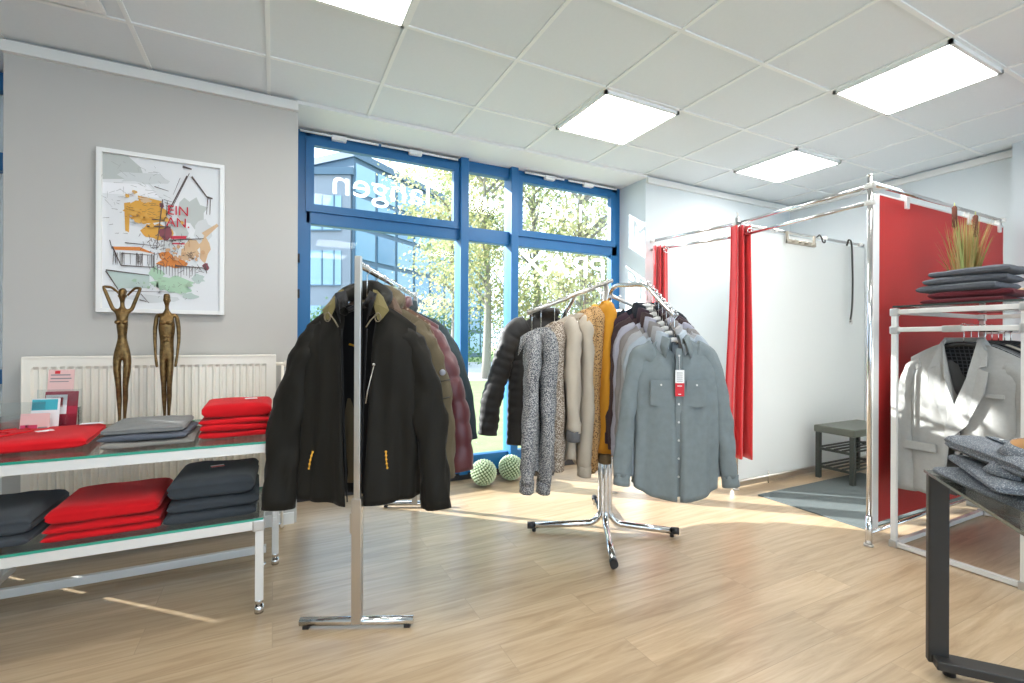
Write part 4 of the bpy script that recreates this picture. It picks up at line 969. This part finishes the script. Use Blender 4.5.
# blazers, fronts towards the window side of the viewer
def blazer(label,x,m,lin,ph,detail):
    g=thing('blazer',label,'blazer',(x,1.145,1.225),-PI/2,None if detail else 'blazers on the glass topped rack')
    zn=-.075
    body(g,[m,lin],hem=-.90,zn=zn,zs=-.155,hw=.225,wb=.235,tt=.075 if detail else .03,tb=.085 if detail else .03,nw=.075,drop=.30 if detail else .2,gap0=.003,gap1=.03,ph=ph,amp=.006,waist=.012,hemcurve=.03,back_drop=-.01)
    SB=[(.155,0,-.20),(.205,-.0,-.235),(.235,-.01,-.42),(.243,-.02,-.62),(.235,-.045,-.90)]
    for s in(-1,1):
        sleeve(g,[m],s,SB,(.055,.055 if detail else .03),(.058,.045 if detail else .025),ph=s*2+ph,wr=.007)
        if detail:
            for k in range(3):
                b=MB();b.sph((s*.285,-.06,-.82-.02*k),.007,.004,.007);b.build('cuff_button',M['ink'],g)
    if detail:
        for s in(-1,1):
            yb=0
            pts=[(.072,zn+.012),(.112,zn-.05),(.118,zn-.115),(.088,zn-.125),(.128,zn-.145),(.115,zn-.25),(.05,zn-.42),(-.035,zn-.52),(-.035,zn-.44),(-.0,zn-.32),(.045,zn-.18)] if s>0 else [(-.072,zn+.012),(-.105,zn-.05),(-.112,zn-.115),(-.085,zn-.125),(-.12,zn-.145),(-.11,zn-.25),(-.06,zn-.37),(-.025,zn-.45),(.0,zn-.32),(-.045,zn-.18)]
            b=MB();vs=[]
            for X,Z in pts:
                t=(zn-Z)/.47;yy=lerp(-.045,-.098,sm(t*2.2));vs.append((X,yy-.004,Z))
            vs=[(X,Y-(.006 if s>0 else 0),Z) for X,Y,Z in vs];b.poly(vs);bmesh.ops.triangulate(b.b,faces=b.b.faces[:])
            o=b.build('lapel',m,g,recalc=False);mod_solid(o,.006,0,0)
        b=MB();G=[[],[]]
        for i in range(21):
            a=R(50)+(2*PI-2*R(50))*i/20;sx,cx=math.sin(a),math.cos(a)
            G[0].append((.078*sx,-.05*cx,zn+.03-.02*max(0,cx)));G[1].append((.105*sx,-.07*cx,zn-.02-.035*max(0,cx)))
        b.grid(G);o=b.build('collar',m,g,recalc=False);mod_solid(o,.005,0,0)
        for z in(-.54,-.64):
            b=MB();b.tube([(.012,-.098,z),(.012,-.104,z)],.010,14);b.build('button',M['ink'],g)
        for s in(-1,1):
            b=MB();b.box(s*.15-.07,s*.15+.07,-.094,-.086,-.66,-.615,bev=.002);b.build('pocket_flap',m,g)
        b=MB();b.box(.105,.185,-.096,-.088,-.345,-.325,bev=.002);b.build('chest_pocket',m,g)
        b=MB();b.poly([(-.02,.058,zn-.03),(.02,.058,zn-.03),(.02,.056,zn-.012),(-.02,.056,zn-.012)]);b.build('brand_label',mat('blue_label',(.02,.15,.4),.6),g)
    return g
LG=cloth('light_grey_linen',(.34,.34,.325),.85,.08,60,.6,700)
CK=checks('navy_check_lining',(.012,.014,.02),(.09,.10,.12),16)
blazer('light grey linen blazer with open notch lapels, frontmost on the rack',3.245,LG,CK,1,True)
bc=[('mid_grey_wool',(.16,.165,.17),'mid grey blazer right behind the light grey one'),('black_wool',(.015,.015,.017),'black blazer third from the front of the rack'),('sand_wool',(.42,.38,.32),'pale sand blazer between black ones'),('charcoal_wool_blazer',(.04,.042,.048),'charcoal blazer in the middle of the rack'),('brown_wool',(.12,.09,.07),'brown blazer beyond the charcoal one'),('navy_wool',(.02,.025,.045),'navy blazer farther along the rack'),('black_wool_far',(.012,.012,.012),'black blazer at the far end of the rack')]
hanger((3.245,1.145,1.242),-PI/2,'white hooked hanger of the light grey linen blazer',M['black'],.19,.085,'hangers on the blazer rack')
for k,(n_,c_,l_) in enumerate(bc):
    x=3.33+.085*k;blazer(l_,x,cloth(n_,c_),LIN,k*1.3,False)
    hanger((x,1.145,1.242),-PI/2,'white hooked hanger of the '+l_.split(' blazer')[0]+' blazer',M['black'],.19,.075,'hangers on the blazer rack')
# folded trousers on the glass top
GD=cloth('dark_grey_melange',(.10,.105,.12),.85,.3,60);WI=cloth('wine_cotton',(.11,.018,.024),.85,.15)
def flat(label,x,y,z,w,d,h,m,rz,seed,cat='trousers',nmn='folded_trousers'):
    return folded(nmn,label,cat,x,y,z,w,d,h,m,rz,seed,'folded trousers on the glass top',1,None,puff=.007)
zz=zt
for l_,m,h,dx,dy,rz in(('wine red folded trousers lying directly on the glass top',WI,.024,0,0,.0),('wine red folded trousers second from the glass top',WI,.032,.01,-.02,.06),('dark grey folded trousers just above the wine red pair',GD,.034,.0,.02,-.05),('dark grey melange folded trousers in the upper middle of the pile',GD,.036,.01,.0,.05),('grey melange folded trousers on the very top of the pile',GD,.030,.01,-.03,-.08)):
    flat(l_,3.30+dx,1.135+dy,zz,.27,.33,h*1.15,m,rz,int(zz*1000)%13);zz+=h*1.15*.98
BE=cloth('beige_stripe_cotton',(.45,.32,.20),.85,.3,40)
flat('beige brown folded top at the right edge of the glass top',3.66,1.03,zt+.035,.30,.30,.05,BE,.1,5,'sweater','folded_sweater')
flat('lilac striped folded top under the beige brown one',3.66,1.03,zt,.31,.31,.034,cloth('lilac_cotton',(.25,.23,.30)),.05,6,'sweater','folded_sweater')
# cattail grass arrangement
g=thing('dried_grass','dried yellow green grass bunch with two brown cattails behind the folded trousers','plant',(3.62,1.27,zt))
b=MB();G=[[Vector((r*math.cos(2*PI*k/20),r*math.sin(2*PI*k/20),z)) for k in range(20)] for r,z in((.05,0),(.062,.05),(.06,.11),(.05,.13),(.045,.13),(.045,.1),(.0,.1))]
b.grid(G,0,True);b.poly(G[0][::-1]);b.build('pot',mat('grey_pot',(.16,.15,.14),.7),g)
rg=random.Random(5);GM=[mat('straw_blade',(.50,.40,.16),.7),mat('green_blade',(.30,.34,.10),.7),mat('ochre_blade',(.48,.30,.10),.7)]
b=MB()
for k in range(320):
    a=rg.uniform(0,2*PI);r0=rg.uniform(0,.05);sp=rg.uniform(.0,.12)*(rg.random()**.5);h=rg.uniform(.26,.47)-sp*.35;bend=rg.uniform(.0,.05)
    P=[];mi=rg.randrange(3)
    for t in(0,.3,.6,.85,1):
        q=r0+sp*(t**1.5);P.append(Vector((q*math.cos(a),q*math.sin(a),.10+h*t-bend*t*t)))
    wd_=rg.uniform(.0016,.0032);L=[]
    for i,p in enumerate(P):
        ww=wd_*(1-.9*(i/4)**2);tt=Vector((-math.sin(a+.6),math.cos(a+.6),0));L.append([p-tt*ww,p+Vector((0,0,.0006))+tt*0,p+tt*ww])
    b.grid(L,mi)
b.build('grass_blades',GM,g,recalc=False)
CB=mat('cattail_brown',(.11,.035,.02),.9,bump=.5)
for dx,dy,h in((-.035,.04,.60),(.035,-.03,.54)):
    b=MB();b.tube([(dx*.2,dy*.2,.1),(dx*.7,dy*.7,h*.6),(dx,dy,h+.02)],.0022,6);s_=b.build('cattail_stem',GM[1],g)
    b=MB();b.tube([(dx*.97,dy*.97,h-.13),(dx*.98,dy*.98,h-.12),(dx,dy,h-.01),(dx,dy,h)],[.006,.0125,.0125,.006],12);b.build('cattail_head',CB,s_)
# ------------------------------------------------------------------ near table with folded shirts
tc=Vector((2.075,.822,0));e1=Vector((-.775,-.632,0)).normalized();e2=Vector((-e1.y,e1.x,0))*-1
if e2.y>0:e2=-e2
e2=Vector((.60,-.80,0));e2=(e2-e1*e2.dot(e1)).normalized()
TW=1.15;TL=.95;ang=math.atan2(e2.y,e2.x)
g=thing('glass_table','black steel framed table with a clear glass top at the right edge','table',tuple(tc),ang)
# local: x along e2, y along away from viewer (-e1)
for yy in(-.028,-TL):
    for xx in(-.012,TW-.055):
        b=MB();b.box(xx,xx+.058,yy,yy+.03,.035,.69,bev=.006);b.build('leg',M['blacksteel'],g)
    b=MB();b.box(.0,TW,yy-.04*(yy>-.5),yy+.03,.035,.065,bev=.004);b.build('foot_bar',M['blacksteel'],g)
    b=MB();b.box(.0,TW,yy,yy+.03,.665,.69,bev=.004);b.build('top_bar',M['blacksteel'],g)
    for xx in(.05,TW-.05):
        b=MB();b.cyl((xx,yy+.015,0),.018,.036);b.build('glide',M['black'],g)
b=MB();b.box(-.015,TW+.015,-TL-.01,.01,.69,.70);
for f in b.b.faces:
    f.normal_update();f.material_index=0 if abs(f.normal.z)>.5 else 1
b.build('table_top',[M['glass'],mat('dark_glass_edge',(.03,.06,.05),.2)],g)
SP=dots('grey_micro_pattern',(.12,.135,.155),(.30,.32,.34),260,.32);TAN=cloth('tan_inner_collar',(.42,.22,.09),.8)
def fshirt(label,u,v_,z,rz,h,seed,top=False):
    p=tc-e1*(-v_)+e2*u
    p=Vector((1.946+u,.56+v_,0))
    g=folded('folded_shirt',label,'shirt',p.x,p.y,z,.225,.42,h,SP,R(-50.8)+rz,seed,'patterned shirts on the glass table',2,None,puff=.012)
    b=MB();G=[[],[],[]]
    for i in range(29):
        a=R(25)+(2*PI-R(50))*i/28;sx,cx=math.sin(a),math.cos(a)
        G[0].append((.058*sx-.015,-.10-.048*cx,h+.004));G[1].append((.064*sx-.015,-.10-.054*cx,h+.034-.012*cx));G[2].append((.088*sx-.015,-.10-.080*cx,h+.006-.004*cx))
    b.grid(G[1:]);o=b.build('collar',SP,g,recalc=False);mod_solid(o,.004,0,0)
    b=MB();b.grid(G[:2]);o=b.build('inner_collar',TAN if top else SP,g,recalc=False);mod_solid(o,.002,0,0)
    b=MB();b.box(-.012,.012,-.19,.18,h+.006,h+.011,bev=.001);b.build('placket',SP,g)
    for k in range(3):
        b=MB();b.cyl((0,-.02+.07*k,h+.011),.005,.002,10);b.build('button',WB,g)
    return g
z=.70
for k,(l_,h,rz,u,v_) in enumerate((('patterned grey folded shirt at the bottom of the table pile',.034,.14,.02,.01),('patterned grey folded shirt in the middle of the table pile',.036,-.10,.0,.0),('patterned grey folded shirt with a tan collar lining topping the table pile',.042,.05,.01,-.01))):
    fshirt(l_,u,v_,z,rz,h,k*3+1,k==2);z+=h+.012
# ------------------------------------------------------------------ outdoors
GRS=mat('lawn_grass',(.17,.22,.09),.95,bump=.5,bscale=30,var=.35,vscale=3)
struct(MB().box(-30,45,4.5,13.2,-.14,-.04).build('lawn',GRS))
struct(MB().box(-30,45,3.8,4.5,-.14,-.035).build('pavement',mat('paving',(.45,.44,.42),.9)))
struct(MB().box(-30,45,13.2,25,-.14,-.03).build('road',mat('pale_asphalt',(.42,.42,.42),.9,var=.05,vscale=2)))
struct(MB().box(-60,90,25,90,-.14,-.02).build('verge',mat('verge_grass',(.26,.33,.11),.95,var=.3,vscale=1)))
def facade(name,label,A,B,depth,h,wallm,glassm,framem,cols,rows,z0,ww,wh,mode):
    A=Vector((*A,0));B=Vector((*B,0));d=(B-A);L=d.length;d.normalize();ang=math.atan2(d.y,d.x)
    g=thing(name,label,'building',tuple(A),ang)
    b=MB();b.box(0,L,0,depth,-.1,h);b.build('wall',wallm,g)
    b=MB();b.box(-.15,L+.15,-.15,depth,h,h+.35);b.build('roof_edge',framem,g)
    for r in range(rows):
        for c in range(cols):
            x=(c+.5)*L/cols;z=z0+r*(h-z0)/rows
            b=MB()
            if mode:
                b.box(x-ww/2,x+ww/2,-.06,.05,z,z+wh);o=b.build('window',glassm,g)
                b=MB();
                for q in(-.02,ww*.3):b.box(x+q,x+q+.06,-.1,-.05,z,z+wh)
                b.box(x-ww/2,x+ww/2,-.1,-.04,z-.06,z);b.build('window_bar',framem,o)
            else:
                b.box(x-ww/2,x+ww/2,-.06,.02,z,z+wh);o=b.build('window',glassm[(r*3+c*5)%len(glassm)],g)
    return g
BRK=mat('pale_grey_brick',(.20,.225,.26),.9,var=.1,vscale=3);G1=mat('sky_glass_pale',(.20,.33,.42),.15,spec=.8);G2=mat('sky_glass_blue',(.09,.20,.30),.15,spec=.8);G3=mat('sky_glass_mid',(.14,.27,.37),.15,spec=.8);FR=mat('dark_blue_grey_frame',(.07,.12,.17),.6)
facade('office_building','grey brick office building with paired windows, left behind the window',(-9,31.0),(3.4,24.6),10,9.4,BRK,G1,FR,5,3,1.2,1.9,1.7,True)
facade('office_building','blue glass fronted office building receding behind the trees',(3.55,24.6),(15,33.5),9,10.3,FR,[G1,G3,G2,G1],FR,9,6,.3,1.38,1.42,False)
def tree(label,x,y,h,r,m,n,seed,sz=.14,name='tree',cat='tree',zb=2.2,group='trees outside the window'):
    g=thing(name,label,cat,(x,y,-.05),0,group);rt=random.Random(seed)
    b=MB();br=[]
    top=Vector((0,0,h*.8))
    if zb>.5:
        b.tube(spline([(0,0,0),(.08,.05,h*.3),(-.05,.1,h*.6),top],4),[.16-.13*i/12 for i in range(13)],8)
        for k in range(16):
            a=rt.uniform(0,2*PI);z=rt.uniform(zb*.8,h*.75);l=rt.uniform(.5,1)*r*.9
            b.tube(spline([(0,.05,z),(l*.5*math.cos(a),l*.5*math.sin(a),z+l*.45),(l*math.cos(a),l*math.sin(a),z+l*.7)],3),[.05-.006*i for i in range(7)],6)
        b.build('trunk',mat('bark',(.22,.20,.17),.95),g)
    b=MB()
    cl=[Vector((rt.gauss(0,.42)*r,rt.gauss(0,.42)*r,lerp(zb,h,rt.random()**.9))) for _ in range(26)]
    for k in range(n):
        c=rt.choice(cl);p=c+Vector((rt.gauss(0,1),rt.gauss(0,1),rt.gauss(0,.8)))*r*.24
        if p.z<zb*.7:p.z=zb*.7+rt.random()*.6
        ax=Vector((rt.gauss(0,1),rt.gauss(0,1),rt.gauss(0,1))).normalized();t=ax.orthogonal().normalized();u=ax.cross(t);s=sz*rt.uniform(.6,1.3)
        b.poly([p-t*s*.5,p+u*s*.28,p+t*s*.5,p-u*s*.28])
    b.build('foliage',m,g,recalc=False)
LY=leafmat('autumn_leaves',(.16,.22,.09),(.50,.46,.22));LP=leafmat('pale_yellow_leaves',(.24,.28,.13),(.62,.57,.33));LGn=leafmat('green_leaves',(.12,.22,.07),(.35,.42,.14));LD=leafmat('dark_shrub_leaves',(.05,.14,.06),(.17,.27,.10))
FV=Vector((.451,.892));RV=Vector((.892,-.451))
def at(d,u):p=(FV+RV*u)*d;return p.x,p.y
for l_,d,u,h,r,m,n,s in(('pale yellow autumn tree in front of the glass building',17,-.125,8.0,1.5,LP,5000,1),('yellow green autumn tree seen through the narrow middle pane',15,-.055,9.,1.7,LY,6500,2),('yellow green autumn tree behind the four armed rack',16,.05,9.5,2.1,LY,8500,3),('dense autumn tree near the right window frame',13.5,.15,8.,1.7,LP,7000,4),('green autumn tree farther back at the right',21,.24,10,2.6,LY,7000,5),('tall pale autumn tree far behind the others',26,0.0,12.5,3.4,LP,9000,6),('green tree beyond the right window jamb',19,.42,9,2.4,LGn,2600,7)):
    x,y=at(d,u);tree(l_,x,y,h,r,m,n,s)
for l_,d,u,h,r,s in(('dark green shrub low behind the left window pane',20,-.37,2.3,1.5,11),('dark green shrub under the autumn trees, centre',28,.0,3.4,2.6,12),('dark green shrub behind the middle of the road',27,.10,3.6,2.5,13),('dark green shrub toward the right window frame',28,.2,3.4,2.6,14),('green shrub by the road in front of the glass building',22,-.17,2.2,1.7,15)):
    x,y=at(d,u);tree(l_,x,y,h,r,LD,2200,s,.16,'shrub','shrub',.1,'shrubs beyond the road')
# ------------------------------------------------------------------ camera, light, world
YAW=.468
cam=bpy.data.cameras.new('camera');co=bpy.data.objects.new('camera',cam);C.objects.link(co)
cam.sensor_width=36;cam.lens=36*472/1024;cam.clip_start=.02;cam.clip_end=300
fw=Vector((math.sin(YAW),math.cos(YAW),0));rt=Vector((math.cos(YAW),-math.sin(YAW),0));up=Vector((0,0,1))
c_,s_=math.cos(.004),math.sin(.004)
r_=rt*c_+up*s_;u_=up*c_-rt*s_
co.matrix_world=Matrix.Translation((0,0,1.15))@Matrix((r_,u_,-fw)).transposed().to_4x4()
sc=bpy.context.scene;sc.camera=co
sun=bpy.data.lights.new('sun','SUN');sun.energy=13;sun.angle=R(.6);sun.color=(1,.985,.96)
so=bpy.data.objects.new('sun',sun);C.objects.link(so);so.location=(-6,10,9)
so.rotation_euler=Vector((.73,-.68,-.42)).to_track_quat('-Z','Y').to_euler()
wd=bpy.data.worlds.new('sky');sc.world=wd;wd.use_nodes=True
bg=wd.node_tree.nodes['Background'];bg.inputs[0].default_value=(.68,.84,1,1);bg.inputs[1].default_value=2.5
vs=sc.view_settings;sc.display_settings.display_device='sRGB';vs.view_transform='Standard';vs.look='None';vs.exposure=.66;vs.gamma=1;vs.use_curve_mapping=False
sc.cycles.max_bounces=8;sc.cycles.transparent_max_bounces=16;sc.cycles.use_denoising=True
sc.cycles.sample_clamp_indirect=8
